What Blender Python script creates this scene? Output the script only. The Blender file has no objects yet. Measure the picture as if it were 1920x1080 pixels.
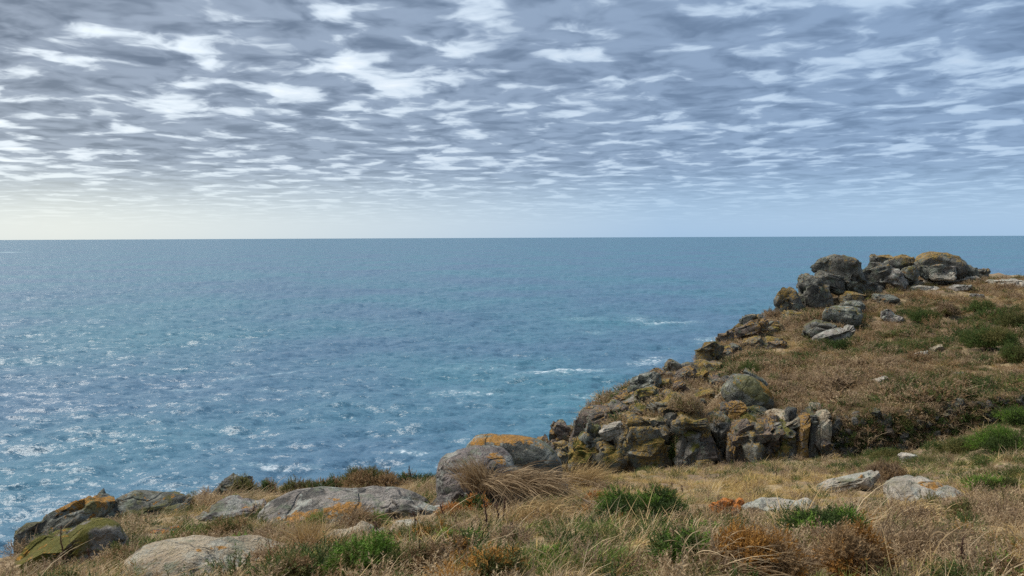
import bpy, bmesh, math
import numpy as np
from mathutils import Matrix, Vector, Euler

R = math.radians
sc = bpy.context.scene
COL = sc.collection
PI = math.pi

# ------------------------------------------------------------------ camera
EYE = 26.0                                   # metres above the sea
F = 1450.0                                   # focal length in pixels of a 1920 wide picture
cam_data = bpy.data.cameras.new('camera')
cam = bpy.data.objects.new('camera', cam_data)
COL.objects.link(cam)
cam_data.sensor_width = 36.0
cam_data.lens = 36.0 * F / 1920.0
cam_data.clip_start = 0.05
cam_data.clip_end = 120000.0
CAM_ROT = Euler((R(90 - 3.75), 0, 0)).to_matrix() @ Matrix.Rotation(R(-0.239), 3, 'Z')
cam.matrix_world = Matrix.Translation((0, 0, EYE)) @ CAM_ROT.to_4x4()
sc.camera = cam
CR = np.array(CAM_ROT)

# ------------------------------------------------------------------ exposure
sc.view_settings.view_transform = 'Standard'
sc.view_settings.look = 'None'
sc.view_settings.exposure = 0.55
sc.view_settings.gamma = 1.0
sc.render.filter_size = 1.2
sc.cycles.use_denoising = False
sc.view_settings.use_curve_mapping = False

# ------------------------------------------------------------------ node helper
class NT:
    def __init__(self, tree):
        self.t = tree
        tree.nodes.clear()

    def n(self, kind, **kw):
        nd = self.t.nodes.new(kind)
        ins = kw.pop('ins', {})
        for k, v in kw.items():
            setattr(nd, k, v)
        for k, v in ins.items():
            self.set(nd.inputs[k], v)
        return nd

    def set(self, sock, v):
        if isinstance(v, bpy.types.NodeSocket):
            self.t.links.new(v, sock)
        else:
            if isinstance(v, (tuple, list)) and sock.type == 'RGBA' and len(v) == 3:
                v = (*v, 1.0)
            sock.default_value = v

    def math(self, op, a, b=0.0, c=0.0, clamp=False):
        nd = self.n('ShaderNodeMath', operation=op, use_clamp=clamp)
        for i, v in enumerate((a, b, c)):
            if i < len(nd.inputs):
                self.set(nd.inputs[i], v)
        return nd.outputs[0]

    def vmath(self, op, a, b=None, scale=None):
        nd = self.n('ShaderNodeVectorMath', operation=op)
        self.set(nd.inputs[0], a)
        if b is not None:
            self.set(nd.inputs[1], b)
        if scale is not None:
            self.set(nd.inputs['Scale'], scale)
        return nd.outputs['Value'] if op in ('LENGTH', 'DOT_PRODUCT') else nd.outputs[0]

    def mix(self, fac, a, b, blend='MIX'):
        nd = self.n('ShaderNodeMix', data_type='RGBA', blend_type=blend)
        self.set(nd.inputs[0], fac)
        self.set(nd.inputs[6], a)
        self.set(nd.inputs[7], b)
        return nd.outputs[2]

    def noise(self, vec, scale, detail=4.0, rough=0.55, out='Fac', dist=0.0):
        nd = self.n('ShaderNodeTexNoise')
        if vec is not None:
            self.set(nd.inputs['Vector'], vec)
        nd.inputs['Scale'].default_value = scale
        nd.inputs['Detail'].default_value = detail
        nd.inputs['Roughness'].default_value = rough
        nd.inputs['Distortion'].default_value = dist
        return nd.outputs[out]

    def step(self, v, lo, hi):
        nd = self.n('ShaderNodeMapRange', interpolation_type='SMOOTHSTEP')
        self.set(nd.inputs['Value'], v)
        nd.inputs['From Min'].default_value = lo
        nd.inputs['From Max'].default_value = hi
        return nd.outputs[0]

    def lin(self, v, a, b, c, d):
        nd = self.n('ShaderNodeMapRange')
        self.set(nd.inputs['Value'], v)
        for k, x in zip(('From Min', 'From Max', 'To Min', 'To Max'), (a, b, c, d)):
            nd.inputs[k].default_value = x
        return nd.outputs[0]

# ------------------------------------------------------------------ sky: broken stratocumulus over clear blue, brighter to the sun side
SUN_AZ, SUN_EL = R(-62), R(54)               # azimuth from +Y (the view), negative is to the left
world = bpy.data.worlds.new('World')
sc.world = world
world.use_nodes = True
w = NT(world.node_tree)
gen = w.n('ShaderNodeTexCoord').outputs['Generated']
sep = w.n('ShaderNodeSeparateXYZ', ins={0: gen})
X, Y, Z = sep.outputs
sky = w.n('ShaderNodeTexSky', sky_type='NISHITA', sun_disc=False, sun_elevation=SUN_EL, sun_rotation=SUN_AZ,
          altitude=30.0, air_density=1.0, dust_density=1.2, ozone_density=1.5)
zc = w.math('MAXIMUM', Z, 0.0)
den = w.math('ADD', zc, 0.06)
uv = w.n('ShaderNodeCombineXYZ', ins={0: w.math('DIVIDE', X, den), 1: w.math('DIVIDE', Y, den), 2: 0.0}).outputs[0]
rot = w.n('ShaderNodeMapping', ins={'Vector': uv, 'Rotation': (0, 0, R(14)), 'Scale': (1.0, 1.0, 1.0), 'Location': (7.1, 4.6, 0.0)}).outputs[0]
warp = w.noise(rot, 1.9, 3.0, 0.55, out='Color')
warpv = w.vmath('SCALE', w.vmath('SUBTRACT', warp, (0.5, 0.5, 0.5)), scale=0.42)
cv = w.vmath('ADD', rot, warpv)
vor = w.n('ShaderNodeTexVoronoi', feature='SMOOTH_F1', voronoi_dimensions='2D', ins={'Vector': cv, 'Scale': 3.2, 'Smoothness': 0.9, 'Randomness': 0.95}).outputs['Distance']
n_big = w.noise(cv, 0.8, 2.0, 0.5)
n_mid = w.noise(cv, 3.7, 4.0, 0.50)
n_fine = w.noise(cv, 12.0, 3.0, 0.55)
# heaped cells: thick in the middle, thin where they part
dens = w.math('ADD', w.lin(vor, 0.0, 0.7, 0.17, 0.0), w.math('ADD', w.math('MULTIPLY', n_big, 0.42), w.math('ADD', w.math('MULTIPLY', n_mid, 0.82), w.math('MULTIPLY', n_fine, 0.14))))
# direction towards the sun
sd = (math.sin(SUN_AZ) * math.cos(SUN_EL), math.cos(SUN_AZ) * math.cos(SUN_EL), math.sin(SUN_EL))
sdot = w.vmath('DOT_PRODUCT', gen, sd)
glow = w.math('POWER', w.math('MAXIMUM', sdot, 0.0), 3.0)
side = w.lin(X, -0.55, 0.40, 1.0, 0.0)
# thick cloud is dark, thin cloud glows
thick = w.step(dens, 0.56, 0.93)
soft = w.noise(cv, 4.6, 3.5, 0.5)
dark = w.mix(side, (0.118, 0.180, 0.285), (0.108, 0.137, 0.182))
mid_ = w.mix(side, (0.195, 0.280, 0.415), (0.220, 0.262, 0.325))
lite = w.mix(side, (0.36, 0.47, 0.61), (0.54, 0.60, 0.65))
dark = w.mix(w.step(soft, 0.66, 0.36), dark, mid_)
cl = w.mix(w.step(thick, 0.0, 0.6), lite, mid_)
cl = w.mix(w.step(thick, 0.3, 0.95), cl, dark)
gap = w.math('POWER', w.math('SUBTRACT', 1.0, w.step(dens, 0.42, 0.81)), 2.8)
cl = w.mix(w.math('MULTIPLY', w.math('MULTIPLY', gap, w.lin(Z, 0.03, 0.14, 0.55, 1.0)), w.lin(side, 0, 1, 0.20, 1.0)), cl, w.mix(n_fine, (0.56, 0.60, 0.63), (0.95, 0.96, 0.96)))
cl = w.vmath('SCALE', cl, scale=w.lin(glow, 0.0, 1.0, 0.92, 1.5))
# towards the horizon the layer thins into bright hazy air
clear = w.vmath('SCALE', sky.outputs[0], scale=0.08)
hazecol = w.mix(w.lin(X, -0.50, 0.20, 0.0, 1.0), (0.58, 0.63, 0.62), (0.275, 0.42, 0.60))
hz = w.mix(0.2, hazecol, clear)
low = w.step(Z, 0.005, 0.10)
low2 = w.math('MULTIPLY', low, w.lin(Z, 0.0, 0.2, 0.75, 1.0))
skycol = w.mix(low2, hz, cl)
under = w.step(Z, -0.02, 0.0)
skycol = w.mix(under, hz, skycol)
bg = w.n('ShaderNodeBackground', ins={'Color': skycol, 'Strength': 1.0})
w.t.links.new(bg.outputs[0], w.n('ShaderNodeOutputWorld').inputs[0])

sun_d = bpy.data.lights.new('sun', 'SUN')
sun_d.energy = 3.0
sun_d.angle = R(36)
sun_d.color = (1.0, 0.94, 0.85)
sun = bpy.data.objects.new('sun', sun_d)
COL.objects.link(sun)
sun.rotation_euler = Vector(sd).to_track_quat('Z', 'Y').to_euler()
sun.location = (-20, 20, 60)

# ------------------------------------------------------------------ noise in numpy
_rng = np.random.default_rng(7)
_perm = _rng.permutation(256)
_perm = np.concatenate([_perm, _perm, _perm])
_grad = _rng.normal(size=(256, 3))
_grad /= np.linalg.norm(_grad, axis=1)[:, None]

def perlin(p):
    p = np.asarray(p, dtype=np.float64)
    i = np.floor(p).astype(np.int64)
    f = p - i
    i &= 255
    u = f * f * f * (f * (f * 6 - 15) + 10)
    out = 0.0
    for dx in (0, 1):
        wx = u[:, 0] if dx else 1 - u[:, 0]
        a = _perm[i[:, 0] + dx]
        for dy in (0, 1):
            wy = u[:, 1] if dy else 1 - u[:, 1]
            b = _perm[a + i[:, 1] + dy]
            for dz in (0, 1):
                wz = u[:, 2] if dz else 1 - u[:, 2]
                g = _grad[_perm[b + i[:, 2] + dz]]
                d = (f[:, 0] - dx) * g[:, 0] + (f[:, 1] - dy) * g[:, 1] + (f[:, 2] - dz) * g[:, 2]
                out = out + wx * wy * wz * d
    return out * 1.5

def fbm(p, octaves=4, gain=0.5, lac=2.03, ridged=False):
    p = np.asarray(p, dtype=np.float64)
    s, a, tot = 0.0, 1.0, 0.0
    for k in range(octaves):
        v = perlin(p + 17.3 * k)
        if ridged:
            v = 0.5 - np.abs(v) * 1.6
        s = s + a * v
        tot += a
        a *= gain
        p = p * lac
    return s / tot

def n2(x, y, s, octaves=4, off=0.0, ridged=False):
    x = np.asarray(x, float).ravel(); y = np.asarray(y, float).ravel()
    return fbm(np.stack([x * s + off, y * s - off, np.full(x.shape, off * 1.7)], 1), octaves, ridged=ridged)

def sstep(a, b, v):
    t = np.clip((v - a) / (b - a), 0, 1)
    return t * t * (3 - 2 * t)

# ------------------------------------------------------------------ directions through the lens
def ray(px, py):
    d = CR @ np.array([(px - 960.0) / F, -(py - 540.0) / F, -1.0])
    return d / d[1]                              # per metre of forward distance

def at(px, py, Yd):
    return ray(px, py) * Yd + np.array([0, 0, EYE])

# ------------------------------------------------------------------ mesh helpers
def mesh_np(name, verts, faces, smooth=True, attrs=None):
    """faces: int array (n,3) or (n,4)"""
    me = bpy.data.meshes.new(name)
    verts = np.ascontiguousarray(verts, dtype=np.float32)
    faces = np.ascontiguousarray(faces, dtype=np.int32)
    n, k = faces.shape
    me.vertices.add(len(verts)); me.vertices.foreach_set('co', verts.ravel())
    me.loops.add(n * k); me.loops.foreach_set('vertex_index', faces.ravel())
    me.polygons.add(n)
    me.polygons.foreach_set('loop_start', np.arange(0, n * k, k, dtype=np.int32))
    me.update(calc_edges=True)
    me.polygons.foreach_set('use_smooth', np.full(n, smooth))
    for an, av in (attrs or {}).items():
        av = np.asarray(av, dtype=np.float32)
        if av.ndim == 1:
            me.attributes.new(an, 'FLOAT', 'POINT').data.foreach_set('value', av)
        else:
            me.attributes.new(an, 'FLOAT_VECTOR', 'POINT').data.foreach_set('vector', av.ravel())
    me.validate()
    return me

def link(name, data, mat=None, parent=None, label=None, cat=None, group=None, kind=None, loc=None, rot=None):
    o = bpy.data.objects.new(name, data)
    COL.objects.link(o)
    if mat is not None and data is not None and len(data.materials) == 0:
        data.materials.append(mat)
    if parent is not None:
        o.parent = parent
    if loc is not None:
        o.location = loc
    if rot is not None:
        o.rotation_euler = rot
    if label: o['label'] = label
    if cat: o['category'] = cat
    if group: o['group'] = group
    if kind: o['kind'] = kind
    return o

def new_mat(name):
    m = bpy.data.materials.new(name)
    m.use_nodes = True
    return m, NT(m.node_tree)

# ------------------------------------------------------------------ the land as a height function
def rbf_fit(pts):
    P = np.array(pts)
    n = len(P)
    d = np.hypot(P[:, None, 0] - P[None, :, 0], P[:, None, 1] - P[None, :, 1])
    K = d + np.eye(n) * 0.35                      # linear kernel, lightly smoothed
    A = np.zeros((n + 3, n + 3))
    A[:n, :n] = K
    A[:n, n] = 1; A[:n, n + 1:] = P[:, :2]
    A[n:, :n] = A[:n, n:].T
    b = np.zeros(n + 3); b[:n] = P[:, 2]
    return P, np.linalg.solve(A, b)

def rbf_eval(fit, x, y):
    P, c = fit
    n = len(P)
    out = c[n] + c[n + 1] * x + c[n + 2] * y
    for i in range(n):
        out = out + c[i] * np.hypot(x - P[i, 0], y - P[i, 1])
    return out

def pix(lst):
    return [tuple(at(*q)) for q in lst]

# the near shelf of land the camera stands on: pixel, pixel, metres away
A_pts = pix([(960, 1080, 4.2), (1900, 1080, 4.2), (1400, 1080, 4.2), (600, 1080, 4.6), (300, 1080, 5.6), (60, 1075, 6.9),
             (960, 1000, 6.0), (820, 965, 8.2), (500, 985, 8.2), (240, 1000, 8.3), (60, 1035, 8.0), (150, 975, 10.0),
             (430, 935, 11.6), (600, 925, 12.2), (750, 915, 12.0), (1100, 905, 12.6), (1300, 882, 16.0), (1500, 870, 17.0),
             (1700, 853, 17.3), (1900, 806, 16.6), (1700, 935, 9.4), (1400, 975, 7.6), (1900, 950, 7.6), (1400, 925, 11.0),
             (1750, 885, 13.0), (1180, 960, 8.6), (700, 1000, 7.2)])
A_pts += [(0, -6, EYE - 1.55), (10, -6, EYE - 1.3), (-6, -6, EYE - 1.9), (0, -22, EYE - 1.0), (22, -22, EYE + .3), (20, 4, EYE - 1.7),
          (26, 14, EYE - 2.6), (0.3, 0.8, EYE - 1.62), (-5, 2, EYE - 2.0), (40, 0, EYE - 0.6)]
# the headland across the gully
B_pts = pix([(1100, 818, 27), (1250, 782, 26), (1400, 796, 25), (1550, 785, 24.5), (1700, 772, 24), (1900, 745, 23.6), (2100, 725, 23.4),
             (1200, 735, 31), (1350, 708, 33), (1500, 705, 32), (1650, 695, 31), (1800, 692, 30), (1900, 690, 29.4),
             (1400, 650, 39), (1550, 632, 41), (1700, 612, 42), (1900, 600, 41), (1480, 603, 45), (1600, 556, 49), (1750, 530, 52),
             (1850, 521, 54), (1915, 520, 55), (2100, 526, 50), (1320, 688, 37), (1200, 722, 34), (1090, 800, 30), (1030, 846, 28.6),
             (1640, 540, 52)])
A_fit, B_fit = rbf_fit(A_pts), rbf_fit(B_pts)

def gx(px, Yd):
    return (px - 960.0) / F * Yd

# outlines of the two pieces (x, y, steepness of the fall beyond the next edge)
A_poly = [(-10, -30, 1.6), (-7.4, 0, 1.6), (-5.6, 6.0, 2.0), (-5.35, 8.2, 2.0), (-5.9, 10.2, 2.0), (-5.1, 11.6, 2.0), (-4.5, 12.6, 1.8), (-3.0, 13.1, 1.8),
          (-1.8, 13.0, 1.8), (-0.8, 12.7, 1.8), (0.85, 13.4, 1.6), (2.6, 15.4, 1.5), (4.6, 16.8, 1.5), (6.6, 17.6, 1.5), (9.2, 17.8, 1.4),
          (10.8, 17.4, 1.3), (12.2, 18.0, 1.2), (16, 20.0, 1.0), (30, 21.0, 0.8), (60, 20, 1.6), (60, -30, 1.6)]
B_poly = [(gx(1020, 28.6), 28.0, 1.7), (gx(1080, 30.6), 30.6, 1.7), (gx(1190, 34.5), 34.8, 1.7), (gx(1305, 38), 38.2, 1.7), (gx(1440, 45), 45.6, 1.7),
          (gx(1490, 51), 51, 1.7), (gx(1610, 55), 55.5, 1.5), (gx(1860, 57), 58, 1.5), (50, 62, 1.5), (70, 60, 1.5), (70, 22, 4.0), (22, 22.7, 4.0),
          (gx(1900, 23.6), 23.3, 4.5), (gx(1700, 24), 23.8, 4.5), (gx(1550, 24.5), 24.2, 4.5), (gx(1400, 25), 24.7, 4.5), (gx(1250, 26), 25.5, 4.0),
          (gx(1100, 27), 26.4, 2.2)]

def poly_out(poly, x, y):
    """distance outside the outline (negative inside) and the steepness of the nearest edge"""
    best = np.full(x.shape, 1e9); slope = np.ones(x.shape)
    inside = np.zeros(x.shape, bool)
    n = len(poly)
    for i in range(n):
        ax, ay, s = poly[i]; bx, by, _ = poly[(i + 1) % n]
        ex, ey = bx - ax, by - ay
        t = np.clip(((x - ax) * ex + (y - ay) * ey) / (ex * ex + ey * ey), 0, 1)
        d = np.hypot(x - ax - t * ex, y - ay - t * ey)
        m = d < best
        best = np.where(m, d, best); slope = np.where(m, s, slope)
        c = ((ay > y) != (by > y)) & (x < (bx - ax) * (y - ay) / (by - ay + 1e-12) + ax)
        inside ^= c
    return np.where(inside, -best, best), slope

def land(x, y, full=False):
    x = np.asarray(x, float).ravel(); y = np.asarray(y, float).ravel()
    wob = n2(x, y, 0.45, 4, 3.1)
    crag = n2(x, y, 0.55, 5, 9.7, ridged=True)
    da, sa = poly_out(A_poly, x, y)
    db, sb = poly_out(B_poly, x, y)
    da = da + 0.35 * wob; db = db + 0.7 * wob
    za = rbf_eval(A_fit, x, y) + 0.10 * n2(x, y, 0.9, 4, 5.5) + 0.05 * n2(x, y, 3.3, 3, 1.5)
    zb = rbf_eval(B_fit, x, y) + 0.42 * n2(x, y, 0.33, 5, 2.2) + 0.24 * n2(x, y, 1.1, 4, 4.5)
    fa = np.maximum(da, 0); fb = np.maximum(db, 0)
    za = za - fa * sa + sstep(0.2, 2, fa) * crag * 0.9
    zb = zb - fb * sb + sstep(0.1, 1.5, fb) * crag * 1.0
    z = np.maximum(np.maximum(za, zb), -6.0)
    if full:
        d = np.where(za > zb, fa, fb)
        return z, d, (zb > za)
    return z

def drop(px, py, lo=3.0, hi=60.0):
    """where the ray through a pixel first meets the land: forward distance, or None"""
    ys = np.geomspace(lo, hi, 1400)
    r = ray(px, py)
    z = EYE + r[2] * ys
    g = land(r[0] * ys, ys)
    k = np.argmax(z < g)
    return float(ys[k]) if z[k] < g[k] else None

# ------------------------------------------------------------------ materials of the land
def ground_material():
    m, t = new_mat('heath_soil')
    geo = t.n('ShaderNodeNewGeometry')
    pos = geo.outputs['Position']
    rocky = t.n('ShaderNodeAttribute', attribute_name='rocky').outputs['Fac']
    a = t.noise(pos, 0.55, 5.0, 0.6)
    b = t.noise(pos, 2.6, 5.0, 0.6)
    c = t.noise(pos, 14.0, 4.0, 0.6)
    col = t.mix(t.step(a, 0.38, 0.62), (0.19, 0.132, 0.088), (0.31, 0.235, 0.135))
    col = t.mix(t.math('MULTIPLY', t.step(b, 0.52, 0.66), 0.8), col, (0.075, 0.078, 0.028))
    col = t.mix(t.step(b, 0.42, 0.28), col, (0.070, 0.045, 0.028))
    col = t.mix(t.math('MULTIPLY', t.step(c, 0.5, 0.7), 0.6), col, (0.33, 0.25, 0.14))
    rk = t.mix(t.step(b, 0.35, 0.65), (0.050, 0.042, 0.034), (0.140, 0.122, 0.098))
    rk = t.mix(t.math('MULTIPLY', t.step(t.noise(pos, 1.3, 6.0, 0.65), 0.56, 0.66), 0.85), rk, (0.24, 0.125, 0.03))
    rk = t.mix(t.math('MULTIPLY', t.step(t.noise(pos, 5.0, 4.0, 0.6), 0.60, 0.68), 0.7), rk, (0.29, 0.28, 0.24))
    rk = t.mix(t.math('MULTIPLY', t.step(t.noise(pos, 0.9, 5.0, 0.6), 0.53, 0.62), 0.8), rk, (0.050, 0.060, 0.020))
    col = t.mix(rocky, col, rk)
    h = t.math('ADD', t.math('MULTIPLY', c, 0.05), t.math('MULTIPLY', b, 0.16))
    bump = t.n('ShaderNodeBump', ins={'Height': h, 'Strength': 1.0, 'Distance': 0.6})
    p = t.n('ShaderNodeBsdfPrincipled', ins={'Base Color': col, 'Roughness': 0.95, 'Specular IOR Level': 0.15, 'Normal': bump.outputs[0]})
    t.t.links.new(p.outputs[0], t.n('ShaderNodeOutputMaterial').inputs[0])
    return m

def polar(rs, ths, cx=0.0, cy=0.0):
    T, Rr = np.meshgrid(ths, rs)
    x = cx + Rr * np.sin(T); y = cy + Rr * np.cos(T)
    nr, nt = len(rs), len(ths)
    i = np.arange((nr - 1) * (nt - 1)); r_, c_ = i // (nt - 1), i % (nt - 1)
    v = r_ * nt + c_
    return x.ravel(), y.ravel(), np.stack([v, v + 1, v + nt + 1, v + nt], 1)

th_land = np.concatenate([np.linspace(-PI, R(-44), 60, endpoint=False), np.linspace(R(-44), R(44), 500, endpoint=False), np.linspace(R(44), PI, 60)])
rs_land = np.concatenate([[0.01], np.geomspace(0.5, 3.4, 14, endpoint=False), np.geomspace(3.4, 17, 200, endpoint=False),
                          np.linspace(17, 32, 190, endpoint=False), np.geomspace(32, 68, 110, endpoint=False), np.geomspace(68, 110, 8)])
gxv, gyv, gf = polar(rs_land, th_land)
gz, gd, gB = land(gxv, gyv, True)
rocky = sstep(0.15, 0.7, gd + 0.25 * n2(gxv, gyv, 1.3, 3, 8.0))
ground_mat = ground_material()
link('ground', mesh_np('ground', np.stack([gxv, gyv, gz], 1), gf, True, {'rocky': rocky}), ground_mat, kind='structure',
     label='brown heath ground of the cliff top and headland', cat='ground')

# ------------------------------------------------------------------ the sea: a wind-sea spectrum, real waves out to the horizon
def ocean_tile(N, L, V, wdir, rms, seed, chop=0.8, cut=0.15, swell=None):
    rng = np.random.default_rng(seed)
    k1 = 2 * PI * np.fft.fftfreq(N, L / N)
    KX, KY = np.meshgrid(k1, k1)
    K = np.hypot(KX, KY); K[0, 0] = 1
    Lw = V * V / 9.81
    S = np.exp(-1.0 / (K * Lw) ** 2) / K ** 4 * (0.25 + 0.75 * ((KX * wdir[0] + KY * wdir[1]) / K) ** 2) * np.exp(-(K * cut) ** 2)
    S[0, 0] = 0
    h = (rng.normal(size=(N, N)) + 1j * rng.normal(size=(N, N))) * np.sqrt(S)
    H = np.fft.ifft2(h).real
    s = rms / H.std()
    DX = np.fft.ifft2(-1j * KX / K * h).real * s * chop
    DY = np.fft.ifft2(-1j * KY / K * h).real * s * chop
    return H * s, DX, DY, L

def tile(field, L, x, y):
    N = field.shape[0]
    u = (x / L * N) % N; v = (y / L * N) % N
    i = np.floor(u).astype(int); j = np.floor(v).astype(int)
    fu, fv = u - i, v - j
    i %= N; j %= N
    i1, j1 = (i + 1) % N, (j + 1) % N
    return field[j, i] * (1 - fu) * (1 - fv) + field[j, i1] * fu * (1 - fv) + field[j1, i] * (1 - fu) * fv + field[j1, i1] * fu * fv

dep = np.concatenate([np.geomspace(0.0006, 0.003, 8, endpoint=False), np.arange(0.003, 0.47, 0.0011), np.linspace(0.48, 1.2, 24)])[::-1]
rs_sea = EYE / np.tan(dep)
th_sea = np.concatenate([np.linspace(-PI, R(-40), 50, endpoint=False), np.linspace(R(-40), R(40), 860, endpoint=False), np.linspace(R(40), PI, 50)])
sx, sy, sf = polar(rs_sea, th_sea)
r_sea = np.hypot(sx, sy)
O1 = ocean_tile(1024, 310.0, 6.2, (0.35, -0.94), 0.25, 11, cut=0.08)
O2 = ocean_tile(512, 97.0, 3.4, (-0.45, -0.89), 0.13, 12, cut=0.06)
sz = np.zeros_like(sx); ddx = np.zeros_like(sx); ddy = np.zeros_like(sx)
for (Hh, DX, DY, L), ang in ((O1, 0.0), (O2, 0.6)):
    ca, sa_ = math.cos(ang), math.sin(ang)
    u = ca * sx + sa_ * sy; v = -sa_ * sx + ca * sy
    fade = 1.0 if L > 200 else np.clip(400 / r_sea, 0, 1)
    sz += tile(Hh, L, u, v) * fade
    a_, b_ = tile(DX, L, u, v) * fade, tile(DY, L, u, v) * fade
    ddx += ca * a_ - sa_ * b_; ddy += sa_ * a_ + ca * b_
near = np.clip(900 / r_sea, 0, 1)
# drifting foam: streaks at sea, and the wash off the headland
foam = np.zeros_like(sx)
def streak(px, py, lx, ly, amp, tilt=0.0):
    global foam
    r = ray(px, py); k = -EYE / r[2]
    cx, cy = r[0] * k, r[1] * k
    ly_m = ly / F * (cy * cy + EYE * EYE) / EYE; lx_m = lx / F * cy
    dx, dy = sx - cx, sy - cy - tilt * (sx - cx)
    foam = np.maximum(foam, amp * np.exp(-(dx / lx_m) ** 2 - (dy / ly_m) ** 2))
for q in ((1060, 700, 130, 7, 1.0, .25), (1215, 676, 60, 8, .95, .6), (1100, 742, 130, 8, .75), (1255, 604, 75, 4, 1.0), (1195, 600, 40, 6, .8, .5),
          (1090, 598, 60, 7, .65), (1340, 640, 45, 6, .85), (1110, 623, 40, 4, .7), (900, 690, 150, 7, .62, .3), (500, 704, 80, 4, 1.0, .8), (350, 729, 70, 4, .9),
          (505, 733, 30, 3, .7), (590, 738, 90, 7, .55), (880, 739, 110, 5, .85), (770, 849, 50, 4, 1.0), (490, 873, 70, 4, .95), (580, 872, 30, 3, .8),
          (880, 756, 50, 6, .6), (1000, 768, 90, 6, .55), (240, 747, 60, 4, .5), (640, 790, 120, 8, .45), (300, 870, 100, 7, .5), (1160, 760, 60, 8, .6),
          (110, 830, 60, 5, .5), (950, 820, 60, 5, .5), (20, 473, 30, 1.2, 1.1), (200, 600, 120, 4, .4), (700, 600, 140, 4, .4), (1280, 510, 60, 2, .4)):
    streak(*q)
crest = sstep(0.75, 1.3, sz) * 0.35
sea_me = mesh_np('sea', np.stack([sx + ddx * near, sy + ddy * near, sz * near], 1), sf, True, {'foam': np.clip(np.maximum(foam, 0), 0, 1.2), 'crest': crest})

def sea_material():
    m, t = new_mat('sea_water')
    geo = t.n('ShaderNodeNewGeometry')
    pos = geo.outputs['Position']
    foam_a = t.n('ShaderNodeAttribute', attribute_name='foam').outputs['Fac']
    crest_a = t.n('ShaderNodeAttribute', attribute_name='crest').outputs['Fac']
    # short wind waves below the mesh size tilt the surface
    st = t.n('ShaderNodeMapping', ins={'Vector': pos, 'Rotation': (0, 0, R(12)), 'Scale': (0.75, 1.25, 1.0)}).outputs[0]
    n1 = t.noise(st, 0.55, 3.0, 0.6, out='Color')
    n2_ = t.noise(st, 2.3, 3.0, 0.6, out='Color')
    n4 = t.noise(st, 7.5, 2.0, 0.6, out='Color')
    n3 = t.noise(st, 0.22, 3.0, 0.6, out='Color')
    gust = t.lin(t.noise(pos, 0.006, 3.0, 0.55), 0.3, 0.7, 1.0, 1.5)
    half = (0.5, 0.5, 0.5)
    v = t.vmath('ADD', t.vmath('SCALE', t.vmath('SUBTRACT', n1, half), scale=1.15), t.vmath('SCALE', t.vmath('SUBTRACT', n2_, half), scale=1.05))
    v = t.vmath('ADD', v, t.vmath('SCALE', t.vmath('SUBTRACT', n4, half), scale=0.95))
    v = t.vmath('ADD', v, t.vmath('SCALE', t.vmath('SUBTRACT', n3, half), scale=0.85))
    v = t.vmath('MULTIPLY', v, (1.0, 1.0, 0.0))
    v = t.vmath('SCALE', v, scale=gust)
    nrm = t.vmath('NORMALIZE', t.vmath('ADD', geo.outputs['Normal'], v))
    # foam broken up into lace and specks
    lace = t.noise(pos, 0.9, 6.0, 0.68)
    f = t.math('ADD', t.math('MULTIPLY', foam_a, 0.30), lace)
    f = t.math('ADD', f, t.math('MULTIPLY', crest_a, 0.25))
    fo = t.math('MULTIPLY', t.step(f, 0.70, 0.95), 0.6, clamp=True)
    veil = t.math('MULTIPLY', t.step(foam_a, 0.15, 1.0), 0.22)
    deep = t.mix(t.step(t.noise(pos, 0.012, 3.0, 0.5), 0.35, 0.65), (0.064, 0.136, 0.212), (0.054, 0.158, 0.215))
    col = t.mix(veil, deep, (0.30, 0.45, 0.50))
    col = t.mix(fo, col, (0.78, 0.82, 0.84))
    rough = t.lin(fo, 0, 1, 0.33, 0.8)
    p = t.n('ShaderNodeBsdfPrincipled', ins={'Base Color': col, 'Roughness': rough, 'IOR': 1.333, 'Normal': nrm})
    t.t.links.new(p.outputs[0], t.n('ShaderNodeOutputMaterial').inputs[0])
    return m
link('sea', sea_me, sea_material(), kind='structure', label='blue-green choppy sea reaching to the horizon', cat='sea')

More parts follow.
